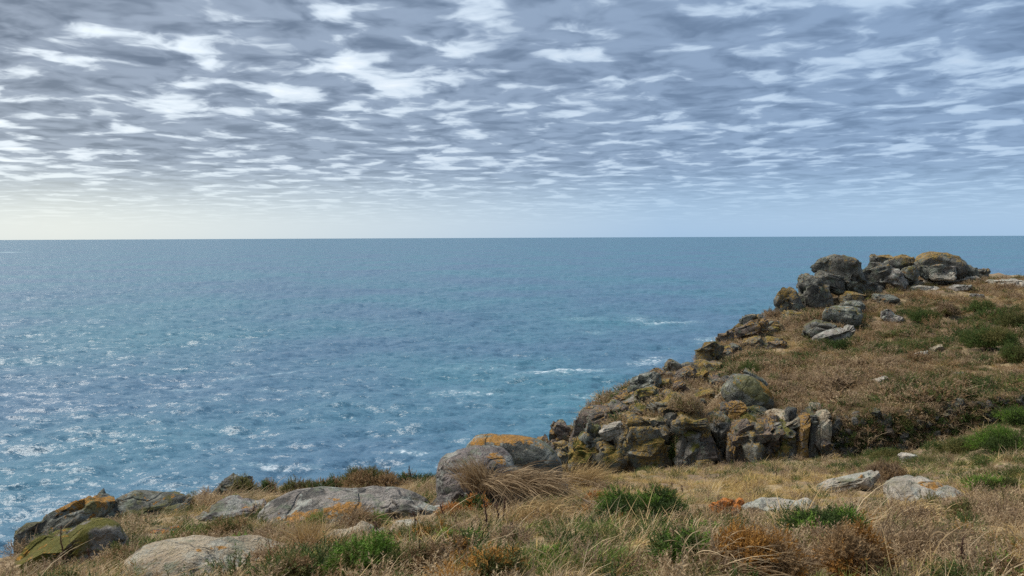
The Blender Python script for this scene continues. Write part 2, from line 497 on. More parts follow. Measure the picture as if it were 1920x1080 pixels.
# ------------------------------------------------------------------ rocks
def rock_material(name, base, base2, orange=0.0, ocol=(0.29, 0.135, 0.02), moss=0.0, white=0.5, black=0.4, scale=1.0, bump=1.0, mcol=(0.075, 0.085, 0.02)):
    m, t = new_mat(name)
    oc = t.n('ShaderNodeTexCoord').outputs['Object']
    rnd = t.n('ShaderNodeObjectInfo').outputs['Random']
    v = t.vmath('ADD', oc, t.vmath('SCALE', (31.0, 17.0, 23.0), scale=rnd))
    v = t.vmath('SCALE', v, scale=scale)
    lich = t.n('ShaderNodeAttribute', attribute_name='lichen').outputs['Fac']
    mossa = t.n('ShaderNodeAttribute', attribute_name='moss').outputs['Fac']
    nz = t.n('ShaderNodeSeparateXYZ', ins={0: t.n('ShaderNodeNewGeometry').outputs['Normal']}).outputs[2]
    a = t.noise(v, 1.7, 6.0, 0.62)
    b = t.noise(v, 6.5, 6.0, 0.65)
    c = t.noise(v, 38.0, 3.0, 0.7)
    d = t.noise(v, 3.1, 7.0, 0.68, dist=0.4)
    col = t.mix(t.step(a, 0.35, 0.65), base, base2)
    col = t.mix(t.math('MULTIPLY', t.step(c, 0.52, 0.68), 0.45), col, (0.40, 0.38, 0.34))
    col = t.mix(t.math('MULTIPLY', t.step(c, 0.46, 0.32), 0.55), col, (0.045, 0.042, 0.038))
    # black, pale and grey-green crusts
    col = t.mix(t.math('MULTIPLY', t.step(d, 0.50, 0.42), black), col, (0.040, 0.040, 0.036))
    g = t.noise(t.vmath('ADD', v, (9.1, 3.3, 5.2)), 2.6, 7.0, 0.70)
    col = t.mix(t.math('MULTIPLY', t.step(g, 0.52, 0.60), white), col, (0.40, 0.41, 0.35))
    col = t.mix(t.math('MULTIPLY', t.step(t.noise(t.vmath('ADD', v, (1.1, 7.3, 2.2)), 4.3, 6.0, 0.7), 0.53, 0.62), 0.7), col, (0.155, 0.175, 0.120))
    up = t.lin(nz, -0.2, 0.9, -0.05, 0.05)
    mo = t.math('ADD', t.math('ADD', t.noise(t.vmath('ADD', v, (4.4, 1.3, 8.2)), 1.4, 6.0, 0.66), up), t.math('MULTIPLY', mossa, 0.25))
    col = t.mix(t.math('MULTIPLY', t.step(mo, 0.62 - 0.14 * moss, 0.70 - 0.14 * moss), min(1.0, 0.3 + moss)), col, t.mix(b, mcol, (0.16, 0.13, 0.02)))
    o = t.math('ADD', t.math('ADD', t.noise(t.vmath('ADD', v, (2.4, 6.3, 1.2)), 1.25, 7.0, 0.68), up), t.math('MULTIPLY', lich, 0.45))
    o = t.math('ADD', o, t.lin(b, 0.3, 0.7, -0.15, 0.10))
    vr = t.n('ShaderNodeTexVoronoi', feature='F1', ins={'Vector': v, 'Scale': 13.0}).outputs['Distance']
    o = t.math('ADD', o, t.lin(vr, 0.1, 0.7, 0.06, -0.10))
    th = 0.735 - 0.16 * orange
    brk = t.step(t.noise(t.vmath('ADD', v, (5.5, 2.2, 7.7)), 17.0, 4.0, 0.65), 0.40, 0.52)
    brk = t.math('MAXIMUM', brk, t.math('MULTIPLY', t.step(o, th + 0.12, th + 0.26), 0.75))
    col = t.mix(t.math('MULTIPLY', t.math('MULTIPLY', t.step(o, th, th + 0.07), brk), 0.92), col, t.mix(t.step(c, 0.4, 0.65), ocol, tuple(min(1, q * 1.5 + 0.03) for q in ocol)))
    cr = t.n('ShaderNodeTexVoronoi', feature='DISTANCE_TO_EDGE', ins={'Vector': t.vmath('ADD', v, t.vmath('SCALE', t.noise(v, 2.0, 3.0, 0.5, out='Color'), scale=0.5)), 'Scale': 1.3}).outputs['Distance']
    crk = t.math('MULTIPLY', t.step(cr, 0.0, 0.045), 1.6)
    h = t.math('ADD', t.math('MULTIPLY', b, 0.10), t.math('ADD', t.math('MULTIPLY', c, 0.030), t.math('MULTIPLY', d, 0.16)))
    h = t.math('ADD', h, t.math('MULTIPLY', crk, 0.03))
    bp = t.n('ShaderNodeBump', ins={'Height': h, 'Strength': 1.0, 'Distance': 0.95 * bump})
    p = t.n('ShaderNodeBsdfPrincipled', ins={'Base Color': col, 'Roughness': 0.9, 'Specular IOR Level': 0.25, 'Normal': bp.outputs[0]})
    t.t.links.new(p.outputs[0], t.n('ShaderNodeOutputMaterial').inputs[0])
    return m

RM = {
    'grey':   rock_material('grey_granite', (0.185, 0.160, 0.138), (0.34, 0.305, 0.265), 0.1, white=0.8, black=0.75),
    'pink':   rock_material('pinkish_granite', (0.115, 0.095, 0.086), (0.235, 0.195, 0.178), 0.15, white=0.55, black=0.8, ocol=(0.29, 0.135, 0.015)),
    'pale':   rock_material('pale_granite', (0.32, 0.275, 0.215), (0.50, 0.445, 0.36), 0.25, white=0.7, black=0.25),
    'tan':    rock_material('tan_granite', (0.29, 0.225, 0.150), (0.46, 0.38, 0.26), 0.1, white=0.5, black=0.3),
    'dark':   rock_material('weathered_dark_rock', (0.070, 0.066, 0.056), (0.150, 0.140, 0.115), 1.25, ocol=(0.22, 0.135, 0.03), moss=0.3, white=0.30, black=0.6, scale=0.6, bump=1.6),
    'yellow': rock_material('ochre_lichen_rock', (0.095, 0.080, 0.055), (0.19, 0.165, 0.12), 2.05, ocol=(0.25, 0.155, 0.035), moss=0.7, white=0.35, black=0.5, scale=0.8, bump=1.5),
    'brown':  rock_material('brown_rock', (0.095, 0.070, 0.055), (0.20, 0.148, 0.112), 1.7, ocol=(0.27, 0.15, 0.03), white=0.2, black=0.6, scale=0.8, bump=1.6),
    'orange': rock_material('orange_lichen_rock', (0.15, 0.13, 0.11), (0.25, 0.22, 0.18), 1.9, ocol=(0.38, 0.12, 0.008), white=0.4, black=0.5),
    'moss':   rock_material('mossy_rock', (0.12, 0.105, 0.085), (0.25, 0.22, 0.18), 0.8, moss=0.75, white=0.3, black=0.5, ocol=(0.29, 0.135, 0.015)),
    'green':  rock_material('green_crusted_rock', (0.090, 0.092, 0.076), (0.19, 0.19, 0.155), 1.1, moss=0.4, white=0.5, black=0.6, ocol=(0.29, 0.135, 0.015)),
}
_ico = {}
def ico(n):
    if n not in _ico:
        bm = bmesh.new()
        bmesh.ops.create_icosphere(bm, subdivisions=n, radius=1.0)
        v = np.array([q.co[:] for q in bm.verts]); f = np.array([[q.index for q in p.verts] for p in bm.faces])
        bm.free()
        _ico[n] = (v, f)
    return _ico[n]

def cells(p, seed):
    """random value of the nearest joint block, and how near its border is"""
    i0 = np.floor(p).astype(np.int64)
    b1 = np.full(len(p), 9.0); b2 = np.full(len(p), 9.0); val = np.zeros(len(p))
    for dx in (-1, 0, 1):
        for dy in (-1, 0, 1):
            for dz in (-1, 0, 1):
                c = i0 + np.array([dx, dy, dz])
                h = _perm[(_perm[(_perm[(c[:, 0] + seed) & 255] + c[:, 1]) & 255] + c[:, 2]) & 255]
                q = c + 0.5 + _grad[h] * 0.42
                d = ((p - q) ** 2).sum(1)
                m = d < b1
                b2 = np.where(m, b1, np.minimum(b2, d)); val = np.where(m, h / 255.0, val); b1 = np.where(m, d, b1)
    return val - 0.5, np.sqrt(b2) - np.sqrt(b1)

def rock_mesh(seed, dims, style='round', sub=4, lichen=(), moss=(), rough=1.0):
    """a boulder: superellipsoid, cut by joint planes, weathered; dims are full width, depth, height in metres"""
    rng = np.random.default_rng(seed)
    v, f = ico(sub)
    e, cuts, amp = {'round': (0.66, 11, 0.12), 'block': (0.40, 13, 0.11), 'slab': (0.50, 11, 0.10), 'wedge': (0.56, 11, 0.11), 'dome': (0.82, 6, 0.075)}[style]
    p = np.sign(v) * np.abs(v) ** e
    if style == 'wedge':
        k = 0.5 + 0.5 * p[:, :1]
        p = np.concatenate([p[:, :1], p[:, 1:2] * (0.55 + 0.45 * k), p[:, 2:3] * (0.35 + 0.65 * k)], 1)
    for _ in range(cuts):
        n = rng.normal(size=3); n /= np.linalg.norm(n)
        if style == 'slab': n[2] *= 0.35; n /= np.linalg.norm(n)
        off = (rng.uniform(0.80, 0.97) if style == 'dome' else rng.uniform(0.60, 0.92)) * (p @ n).max()
        over = np.maximum(p @ n - off, 0)
        p = p - over[:, None] * n * rng.uniform(0.92, 1.0)
    dims = np.array(dims)
    ext = p.max(0) - p.min(0)
    p = (p - (p.max(0) + p.min(0)) / 2) / ext * 2          # fill the box again
    q = p * dims / 2
    L = float(np.cbrt(np.prod(dims)))
    o = rng.uniform(0, 60, 3)
    s = 1.0 / L
    nd = v / np.linalg.norm(v, axis=1)[:, None]
    d = fbm(q * s * 1.6 + o, 5, 0.52) * amp * 1.5
    rid = fbm(q * s * np.array([1.6, 1.6, 3.2]) + o + 9, 4, 0.55, ridged=True)
    d = d + np.minimum(rid, 0.18) * amp * 0.8 - (np.clip(0.10 - np.abs(perlin(q * s * np.array([1.2, 1.2, 2.4]) + o + 31)), 0, 1) / 0.10) * amp * 0.55
    if style != 'dome' and sub > 2:
        tw = Matrix.Rotation(rng.uniform(-.5, .5), 3, 'Y') @ Matrix.Rotation(rng.uniform(-.5, .5), 3, 'X')
        cv_, bd = cells((q @ np.array(tw)) * s * np.array([1.5, 1.5, 2.3]) + o, seed % 97)
        d = d + cv_ * amp * 1.7 - np.clip(0.09 - bd, 0, 1) / 0.09 * amp * 0.7
    q = q + nd * (d * L * rough)[:, None]
    la = np.zeros(len(q)); ma = np.zeros(len(q))
    for arr, lst in ((la, lichen), (ma, moss)):
        for (cx, cy, cz, rr, am) in lst:
            g = np.exp(-(((p - np.array([cx, cy, cz])) / rr) ** 2).sum(1)) * am
            np.maximum(arr, g, out=arr)
    me = mesh_np('rock', q, f, True, {'lichen': la, 'moss': ma})
    me.set_sharp_from_angle(angle=R(42 if style != 'dome' else 60))
    return me

BUSH_FOOT = []
ROCK_FOOT = []                                   # (x, y, rx, ry) so that grass stays off the bare stone
def rock(name, label, cx, cy, wpx, hpx, Yd=None, style='round', mat='grey', tilt=0, yaw=0, pitch=0, depth=0.85, sink=0.30, sub=4, seed=None,
         lichen=(), moss=(), group=None, rough=1.0, cat=None, parent=None):
    if Yd is None:
        Yd = drop(cx, cy + hpx * 0.42) or 30.0
        Yd = Yd + 0.30 * depth * wpx * Yd / F
    W = wpx * Yd / F; H = hpx * Yd / F
    c = at(cx, cy, Yd)
    D = W * depth
    c[2] -= H * sink * 0.5
    H2 = H * (1 + sink)
    me = rock_mesh(seed if seed is not None else int(cx * 7 + cy * 13), (W, D, H2), style, sub, lichen, moss, rough)
    az = math.atan2(c[0], c[1])
    o = link(name, me, RM[mat], loc=c, label=label, cat=(cat or 'rock') if parent is None else None, group=group)
    m = Matrix.Rotation(-az + R(yaw), 4, 'Z') @ Matrix.Rotation(R(tilt), 4, 'Y') @ Matrix.Rotation(R(pitch), 4, 'X')
    o.rotation_euler = m.to_euler()
    ROCK_FOOT.append((c[0], c[1], W * 0.46, D * 0.46, c[2] + H2 * 0.5))
    return o

# ---- boulders piled on the crest of the headland
G1 = 'boulders piled on the headland crest'
rock('boulder', 'pointed dark boulder with orange streak, lowest and leftmost of the crest pile', 1475, 567, 50, 50, 47.5, 'wedge', 'dark', tilt=-38, depth=.8, group=G1, lichen=((.2, -.6, .9, .7, .8),), seed=3)
rock('boulder', 'squat dark boulder with pale streaked face beside the pointed boulder', 1524, 549, 62, 66, 48.0, 'round', 'dark', depth=.8, group=G1, seed=5)
rock('boulder', 'small dark knob of rock capping the pale streaked boulder', 1516, 524, 44, 22, 48.6, 'round', 'dark', tilt=-8, group=G1)
rock('boulder', 'wedge-shaped dark boulder overhanging leftwards high on the crest pile', 1572, 503, 92, 40, 49.5, 'wedge', 'dark', tilt=10, depth=.6, group=G1, lichen=((.5, 0, .9, .6, .5),), sink=.2, seed=11)
rock('boulder', 'peaked dark boulder with orange tip behind the overhanging wedge', 1594, 502, 46, 44, 50.2, 'wedge', 'dark', tilt=-40, group=G1, lichen=((.3, 0, .8, .6, .7),))
rock('boulder', 'dark slab lying under the overhanging wedge boulder', 1556, 524, 66, 26, 49.0, 'slab', 'dark', tilt=14, group=G1)
rock('boulder', 'grey rounded boulder in the dip between the wedge and the tall boulders', 1598, 532, 46, 34, 49.2, 'round', 'green', group=G1)
rock('boulder', 'tall dark boulder leaning at the middle of the crest pile', 1645, 513, 62, 50, 50.8, 'round', 'dark', tilt=-22, group=G1, seed=21)
rock('boulder', 'flat dark cap rock at the back of the crest pile', 1660, 487, 50, 18, 53.0, 'slab', 'dark', group=G1, lichen=((0, 0, 1, .8, .6),))
rock('boulder', 'bulky dark boulder with rusty top, middle of the crest skyline', 1692, 499, 62, 44, 51.8, 'round', 'dark', group=G1, lichen=((0, -.2, 1, .9, .6),), seed=25)
rock('boulder', 'low grey boulder in front of the tall leaning one', 1668, 520, 54, 24, 50.2, 'round', 'grey', group=G1)
rock('boulder', 'pale grey egg-shaped boulder in front of the crest skyline', 1707, 511, 30, 30, 50.6, 'round', 'green', group=G1, sink=.15)
rock('boulder', 'broad domed boulder with orange-brown top, highest on the crest', 1763, 493, 94, 38, 52.5, 'dome', 'dark', tilt=3, depth=.7, group=G1, lichen=((0, -.3, .9, .9, .55), (-.5, -.5, .7, .6, .5)), seed=33)
rock('boulder', 'cracked grey block beneath the orange domed boulder', 1746, 508, 36, 20, 51.4, 'block', 'green', group=G1)
rock('boulder', 'grey block with ochre side beneath the right of the orange dome', 1776, 507, 36, 20, 51.4, 'block', 'grey', group=G1)
rock('boulder', 'thin pale slab at the foot of the orange domed boulder', 1766, 516, 46, 10, 51.0, 'slab', 'pale', group=G1)
rock('boulder', 'small greenish boulder to the right of the orange dome', 1813, 508, 34, 22, 52.6, 'round', 'green', group=G1)
rock('boulder', 'low dark rock ending the crest pile on the right', 1838, 511, 28, 16, 53.0, 'round', 'dark', group=G1)
rock('boulder', 'dark filler boulder low between crest rocks and grass', 1630, 536, 40, 18, 49.8, 'round', 'dark', group=G1)

# ---- flat slabs bedded in the turf below the crest
G2 = 'pale slabs bedded in the headland turf'
for i, (lab, cx, cy, wp, hp, st, mt, tl) in enumerate([
    ('long pale slab just under the orange domed boulder', 1776, 525, 100, 9, 'slab', 'pale', -3),
    ('narrow pale slab left of the long one below the crest', 1704, 530, 52, 9, 'slab', 'pale', -4),
    ('pale flat ledge stepping down in front of the long slab', 1733, 541, 60, 8, 'slab', 'pale', 0),
    ('short pale ledge below the dome, split in two steps', 1797, 540, 40, 10, 'slab', 'grey', -7),
    ('broad pale slab at the picture edge on the skyline', 1888, 530, 90, 13, 'slab', 'pale', -6),
    ('pale lichen-spotted stone in the turf right of the ledges', 1831, 556, 26, 12, 'round', 'grey', 0),
    ('squat dark stone with ochre cap below the crest pile', 1640, 540, 30, 14, 'block', 'dark', 0),
    ('orange-topped flat outcrop in the turf below the crest', 1604, 560, 62, 24, 'slab', 'yellow', 8),
    ('grey mossy shelf running right of the orange-topped outcrop', 1660, 564, 44, 18, 'slab', 'green', 10),
    ('dark greenish rock directly under the orange-topped outcrop', 1596, 579, 48, 24, 'round', 'green', 0),
    ('ochre slab with pale lip beside the pointed boulder', 1494, 592, 50, 16, 'slab', 'yellow', 4),
    ('grey tilted slab leaning over the black hollow', 1578, 594, 66, 36, 'slab', 'green', 8),
    ('black shadowed stone behind the pale long slab', 1535, 620, 54, 34, 'block', 'dark', 12),
    ('pale grey long slab lying tilted on the slope', 1559, 633, 84, 25, 'slab', 'grey', -20),
    ('upright pale streaked rock in the heather', 1671, 592, 26, 32, 'wedge', 'grey', -55),
    ('flat tan stone alone on the bare slope', 1756, 655, 28, 12, 'slab', 'tan', -18),
    ('thin pale rib of rock running down the slope', 1716, 669, 50, 7, 'slab', 'pale', -26),
    ('pale fragment in the heather above the gully', 1640, 717, 46, 9, 'slab', 'pale', -20),
    ('small pale stone right of the rock rib', 1664, 706, 22, 9, 'round', 'pale', 0),
    ('small pale stone high on the right slope', 1793, 703, 24, 8, 'slab', 'grey', -14),
    ('tiny whitish stone beside the bushes on the slope', 1826, 728, 16, 9, 'round', 'pale', 0),
    ('low tan ridge of rock above the gully wall', 1575, 747, 60, 10, 'slab', 'tan', -22),
    ('small tan block at the top of the gully wall', 1530, 768, 24, 26, 'block', 'tan', 0),
]):
    rock('flat_rock' if st == 'slab' else 'rock', lab, cx, cy, wp, hp, None, st, mt, tilt=tl, group=G2, depth=.9, seed=200 + i, sub=4)

# ---- rocks along the seaward edge of the headland
G3 = "rocks along the headland's seaward edge"
for i, (lab, cx, cy, wp, hp, Yd, st, mt, tl) in enumerate([
    ('dark flat rock jutting over the sea below the pointed boulder', 1412, 598, 34, 14, 44.5, 'slab', 'dark', -18),
    ('rusty flat rock just under the dark jutting one', 1408, 612, 46, 12, 43.0, 'slab', 'brown', -16),
    ('ochre-dusted rock at the edge above the overhanging nose', 1388, 620, 34, 20, 42.0, 'round', 'yellow', -10),
    ('dark nose of rock with orange rim overhanging the sea', 1360, 637, 28, 24, 40.5, 'block', 'brown', -20),
    ('square ochre block standing at the sea edge', 1328, 666, 38, 34, 38.5, 'block', 'yellow', -6),
    ('flat ochre ledge behind the square block', 1334, 692, 52, 16, 36.5, 'slab', 'yellow', -3),
    ('pointed dark rock like a small pyramid on the sea edge', 1262, 688, 25, 25, 36.2, 'wedge', 'dark', -48),
    ('low dark rock between the pyramid and the square block', 1290, 690, 34, 12, 37.0, 'slab', 'dark', -4),
    ('lumpy brown rock left of the pyramid', 1242, 703, 32, 16, 35.8, 'round', 'brown', 0),
    ('big grey-green boulder capping the edge below the pyramid', 1209, 718, 50, 34, 34.6, 'round', 'green', -8),
    ('yellow-crusted rock in the middle of the rocky spur', 1314, 711, 40, 28, 35.2, 'round', 'yellow', -10),
    ('brown ledge on the edge left of the grey-green boulder', 1172, 747, 40, 16, 33.4, 'slab', 'brown', -18),
    ('mossy ledge stepping down below the brown ledge', 1184, 757, 60, 20, 32.0, 'slab', 'moss', -12),
    ('ochre rock in the heather above the mossy ledge', 1218, 742, 46, 24, 32.8, 'block', 'yellow', -14),
    ('brown blocky rock on the edge halfway down the spur', 1158, 778, 36, 28, 31.4, 'block', 'brown', -10),
    ('long brown broken rock above the tall upright one', 1122, 785, 64, 26, 30.8, 'block', 'brown', -14),
    ('upright brown pillar rock near the tip of the spur', 1086, 812, 22, 50, 29.8, 'block', 'brown', 4),
    ('dark purple rock left of the upright brown pillar', 1062, 816, 36, 48, 29.6, 'block', 'brown', -16),
    ('dark lowest rock at the tip of the spur above the sea', 1037, 842, 44, 42, 29.0, 'round', 'brown', -28),
    ('rounded grey-green rock right of the upright pillar', 1115, 815, 44, 36, 28.8, 'round', 'green', -6),
    ('pale slanting slab right of the rounded grey-green rock', 1149, 806, 40, 14, 29.2, 'slab', 'pale', -22),
    ('yellow lichen boulder with pale crown at the spur foot', 1098, 850, 44, 40, 26.8, 'round', 'yellow', 0),
    ('broad yellow lichen boulder right of the pale-crowned one', 1143, 846, 54, 38, 26.6, 'round', 'yellow', 4),
    ('small pale-topped rock at the very foot of the spur', 1066, 851, 32, 28, 27.2, 'round', 'yellow', 0),
    ('stepped ochre rock on the spur above the green bush', 1216, 800, 66, 34, 27.2, 'block', 'yellow', -8),
    ('lower stepped ochre rock left of the dark cleft', 1222, 830, 60, 40, 26.4, 'block', 'yellow', 0),
    ('ochre bedded rock between the steps and the spur boulders', 1178, 824, 46, 30, 27.2, 'slab', 'yellow', -14),
    ('dull ochre rock high on the spur amid heather', 1255, 762, 54, 26, 29.5, 'slab', 'yellow', -16),
]):
    g = drop(cx, cy + hp * 0.30, 20.0) or drop(cx + 12, cy + hp * 0.5 + 10, 20.0) or Yd
    rock('rock', lab, cx, cy, wp * 1.28, hp * 1.28, g - 0.15, st, mt, tilt=tl, group=G3, depth=1.0, seed=300 + i, sink=.45, rough=1.25)

# smaller rocks breaking the turf between them, all alike
rngf = np.random.default_rng(99)
used_labels = set()
LM = [(1412, 598, 'the dark jutting rock'), (1388, 620, 'the ochre-dusted rock'), (1360, 637, 'the overhanging nose'), (1328, 666, 'the square ochre block'), (1334, 692, 'the flat ochre ledge'),
      (1262, 688, 'the small pyramid rock'), (1209, 718, 'the grey-green edge boulder'), (1172, 747, 'the brown edge ledge'), (1218, 742, 'the ochre rock of the spur'), (1158, 778, 'the brown blocky rock'),
      (1122, 785, 'the long brown broken rock'), (1086, 812, 'the upright brown pillar'), (1143, 846, 'the broad yellow boulder'), (1216, 800, 'the stepped ochre rock'), (1314, 711, 'the yellow-crusted rock'), (1255, 762, 'the dull ochre rock')]
ex = [1030, 1080, 1190, 1305, 1440, 1480]; ey = [852, 800, 728, 688, 612, 594]
for i in range(72):
    cx = rngf.uniform(1035, 1460); cy = np.interp(cx, ex, ey) + (rngf.uniform(0, 1) ** 1.6) * np.interp(cx, [1035, 1200, 1460], [30, 95, 55]) + 2
    g = drop(cx, cy + 3, 20.0)
    if g is None: continue
    wp = rngf.uniform(16, 44)
    mt = str(rngf.choice(['dark', 'yellow', 'brown', 'yellow', 'yellow'])); st = str(rngf.choice(['block', 'slab', 'round']))
    lm = min(LM, key=lambda q: (q[0] - cx) ** 2 + (q[1] - cy) ** 2)
    dx, dy = cx - lm[0], cy - lm[1]
    rel = ('left of' if dx < 0 else 'right of') if abs(dx) > abs(dy) else ('above' if dy < 0 else 'below')
    lab = 'small %s %s in the turf just %s %s' % ({'dark': 'dark', 'yellow': 'ochre', 'brown': 'brown', 'green': 'grey-green'}[mt], {'block': 'blocky rock', 'slab': 'flat rock', 'round': 'rounded rock'}[st], rel, lm[2])
    if lab in used_labels: continue
    used_labels.add(lab)
    rock('small_rock', lab, cx, cy, wp, wp * rngf.uniform(.4, .8), g + .1, st, mt, tilt=rngf.uniform(-30, 6), group="small rocks in the headland's seaward turf", depth=1.0, seed=400 + i, sink=.4, sub=3, rough=1.3)

# ---- the great leaning boulder above the gully and its neighbours
rock('boulder', 'large grey-green boulder leaning above the gully with yellow lichen ridge', 1402, 739, 96, 62, (drop(1402, 764) or 28) - .3, 'dome', 'green', tilt=32, depth=.8, sub=5, seed=41, rough=.7, moss=((.1, -.4, .9, .7, 1.1),), lichen=((.4, -.3, .8, .4, .5),), sink=.12)
rock('flat_rock', 'pale-edged slab lying on the back of the large leaning boulder', 1416, 712, 52, 18, (drop(1402, 764) or 28) + .3, 'slab', 'green', tilt=28, moss=((0, 0, 1, .8, .8),))
rock('boulder', 'smooth grey rock wedged under the large leaning boulder', 1420, 776, 62, 26, (drop(1420, 786) or 27), 'round', 'green', tilt=14)
rock('boulder', 'rusty orange rock in the hollow under the leaning boulder', 1376, 772, 58, 42, (drop(1376, 790) or 26), 'block', 'brown', lichen=((.3, -.8, -.2, .9, .9),), seed=43)
rock('rock', 'tan knuckle of rock left of the leaning boulder', 1356, 744, 28, 24, None, 'round', 'tan')
rock('rock', 'dark rock tucked behind the left of the leaning boulder', 1352, 718, 42, 24, None, 'round', 'dark')

# ---- the gully wall: cracked upright slabs, and a stony face to their right
def empty(name, loc, label, cat, group=None):
    o = bpy.data.objects.new(name, None)
    COL.objects.link(o)
    o.location = loc; o.empty_display_size = 0.2
    o['label'] = label; o['category'] = cat
    if group: o['group'] = group
    return o

def wall_front(px):
    """forward distance of the top edge of the gully wall at this picture column"""
    return float(np.interp(px, [1100, 1250, 1400, 1550, 1700, 1900, 2100], [26.4, 25.4, 24.7, 24.2, 23.8, 23.3, 22.8]))

rngw = np.random.default_rng(77)
face = empty('rock_outcrop', tuple(at(1400, 880, 24.0)), 'cracked upright rock face of the gully with orange pillar and dark clefts', 'cliff')
for (cx, cy, wp, hp, mt, tl, dy) in [
    (1266, 830, 30, 90, 'dark', 0, .55), (1292, 836, 40, 70, 'moss', 4, .1), (1300, 800, 56, 36, 'yellow', -6, .3), (1326, 846, 34, 80, 'brown', -3, .0), (1344, 822, 22, 70, 'dark', 2, .3),
    (1360, 840, 14, 92, 'dark', 0, .6), (1382, 838, 34, 92, 'brown', 4, -.1), (1414, 846, 40, 86, 'yellow', -8, -.15), (1400, 806, 60, 26, 'brown', -10, .2), (1446, 834, 34, 92, 'brown', -10, .0),
    (1466, 850, 30, 70, 'yellow', 3, -.2), (1482, 824, 18, 96, 'dark', 3, .25), (1500, 829, 22, 96, 'orange2', 2, -.1), (1520, 826, 20, 92, 'dark', 2, .1), (1538, 812, 18, 70, 'tan', 5, -.05),
    (1546, 846, 26, 60, 'brown', -2, -.1), (1434, 800, 54, 22, 'moss', -14, .3), (1476, 788, 46, 18, 'tan', -16, .4), (1310, 866, 34, 30, 'yellow', 0, -.3), (1350, 872, 30, 24, 'brown', 0, -.3)]:
    mat = {'orange2': 'brown'}.get(mt, mt)
    Yd = wall_front(cx) - 0.25 + dy
    W, H = wp * Yd / F * 1.45, hp * Yd / F * 1.2
    me = rock_mesh(int(cx + cy), (W, W * 1.3 + .4, H), 'block', 4, lichen=((0, -.8, 0, 1.2, .5 if mt == 'orange2' else 0),), rough=1.2)
    o = link('upright_rock', me, RM[mat], parent=face, loc=Vector(at(cx, cy, Yd)) - face.location)
    o.rotation_euler = (R(rngw.uniform(-5, 5)), R(tl), R(rngw.uniform(-14, 14)))

stony = empty('stony_bank', tuple(at(1720, 860, 23.4)), 'dark face of many small stones below the headland turf', 'cliff')
stones = [rock_mesh(500 + k, (1, 0.9, 0.75), 'block', 3, rough=1.5) for k in range(8)]
stone_mats = ['dark', 'dark', 'green', 'dark', 'brown', 'dark', 'grey', 'yellow']
for k, me in enumerate(stones):
    me.materials.append(RM[stone_mats[k]])
cnt = 0
for px in np.arange(1556, 1935, 9.5):
    top = np.interp(px, [1550, 1700, 1900, 1940], [786, 776, 752, 748]); bot = np.interp(px, [1550, 1700, 1800, 1900, 1940], [874, 862, 846, 815, 800])
    y0 = top
    while y0 < bot and cnt < 296:
        Yd = wall_front(px) + 0.02 - (y0 - top) * 0.0045 + rngw.uniform(-.22, .15)
        s = 0.12 + 0.30 * rngw.uniform() ** 2
        o = link('stone', stones[rngw.integers(0, 8)], parent=stony, loc=Vector(at(px + rngw.uniform(-4, 4), y0 + rngw.uniform(-3, 3), Yd)) - stony.location)
        o.scale = (s * rngw.uniform(.8, 1.5), s, s * rngw.uniform(.7, 1.5))
        o.rotation_euler = (rngw.uniform(-.4, .4), rngw.uniform(-.5, .5), rngw.uniform(0, 6.3))
        y0 += 11 * rngw.uniform(.8, 1.25)
        cnt += 1

# ---- rocks of the near shelf
rock('boulder', 'pinkish grey domed boulder beside windblown grass, in front of the orange-crowned one', 898, 900, 158, 134, 9.2, 'dome', 'pink', depth=.9, sub=5, seed=52, sink=.15,
     lichen=((.45, -.5, .8, .26, 1.3), (.62, -.7, .35, .2, 1.2), (.7, -.7, 0, .18, 1.1)), rough=.7)
rock('boulder', 'orange-crowned boulder sloping down to the right behind the pinkish dome', 962, 868, 190, 110, 10.2, 'dome', 'green', tilt=14, depth=.7, sub=5, seed=58, sink=.2,
     lichen=((-.35, -.1, 1.0, .38, 1.35), (-.6, -.3, .8, .3, 1.2), (-.1, -.2, 1.0, .25, 1.1), (.85, -.5, -.2, .25, 1.1)), rough=.7)
rock('boulder', 'low grey rock at the foot of the orange-crowned boulder', 850, 945, 76, 40, 8.7, 'round', 'pink', tilt=-24, seed=56, sub=4)
rock('boulder', 'long whaleback rock with orange lichen patches, middle of the near shelf', 650, 965, 330, 92, 8.7, 'dome', 'grey', tilt=3, depth=.55, sub=5, seed=61, sink=.25,
     lichen=((-.50, -.7, .5, .24, 1.3), (-.46, -.8, .2, .16, 1.2), (-.2, -.65, .6, .24, 1.35), (.0, -.6, .7, .24, 1.35), (.14, -.65, .6, .22, 1.3), (.26, -.75, .35, .14, 1.1), (.38, -.5, .7, .12, 1.1), (-.15, -.3, .9, .1, 1.0)), rough=.7)
rock('rock', 'tapering tail of pale rock running right of the whaleback', 775, 962, 130, 30, 8.3, 'slab', 'grey', tilt=16, seed=62, depth=.5)
rock('rock', 'low grey rock with orange top left of the whaleback', 425, 966, 150, 34, 9.0, 'slab', 'pink', tilt=-8, seed=63, depth=.6, lichen=((.55, -.3, .9, .3, 1.1), (-.35, -.6, .6, .3, 1.1), (-.1, -.8, .2, .2, 1.0)))
rock('boulder', 'dark craggy rock with orange ridge at the cliff edge', 132, 975, 170, 74, 9.6, 'wedge', 'green', tilt=-14, seed=64, sub=5, depth=.8, lichen=((.3, 0, .9, .5, 1.2), (.75, -.2, .6, .4, 1.1), (.4, -.8, .3, .25, 1.0)), sink=.4)
rock('boulder', 'dark cliff-edge rock hanging over the sea under the orange ridge', 62, 1004, 66, 62, 9.2, 'block', 'dark', tilt=-8, seed=65, sink=.6)
rock('boulder', 'grey hoary lichen rock right of the orange-ridged crag', 282, 955, 138, 46, 10.2, 'round', 'green', seed=66, sub=4, lichen=((-.15, -.85, .2, .2, 1.1),))
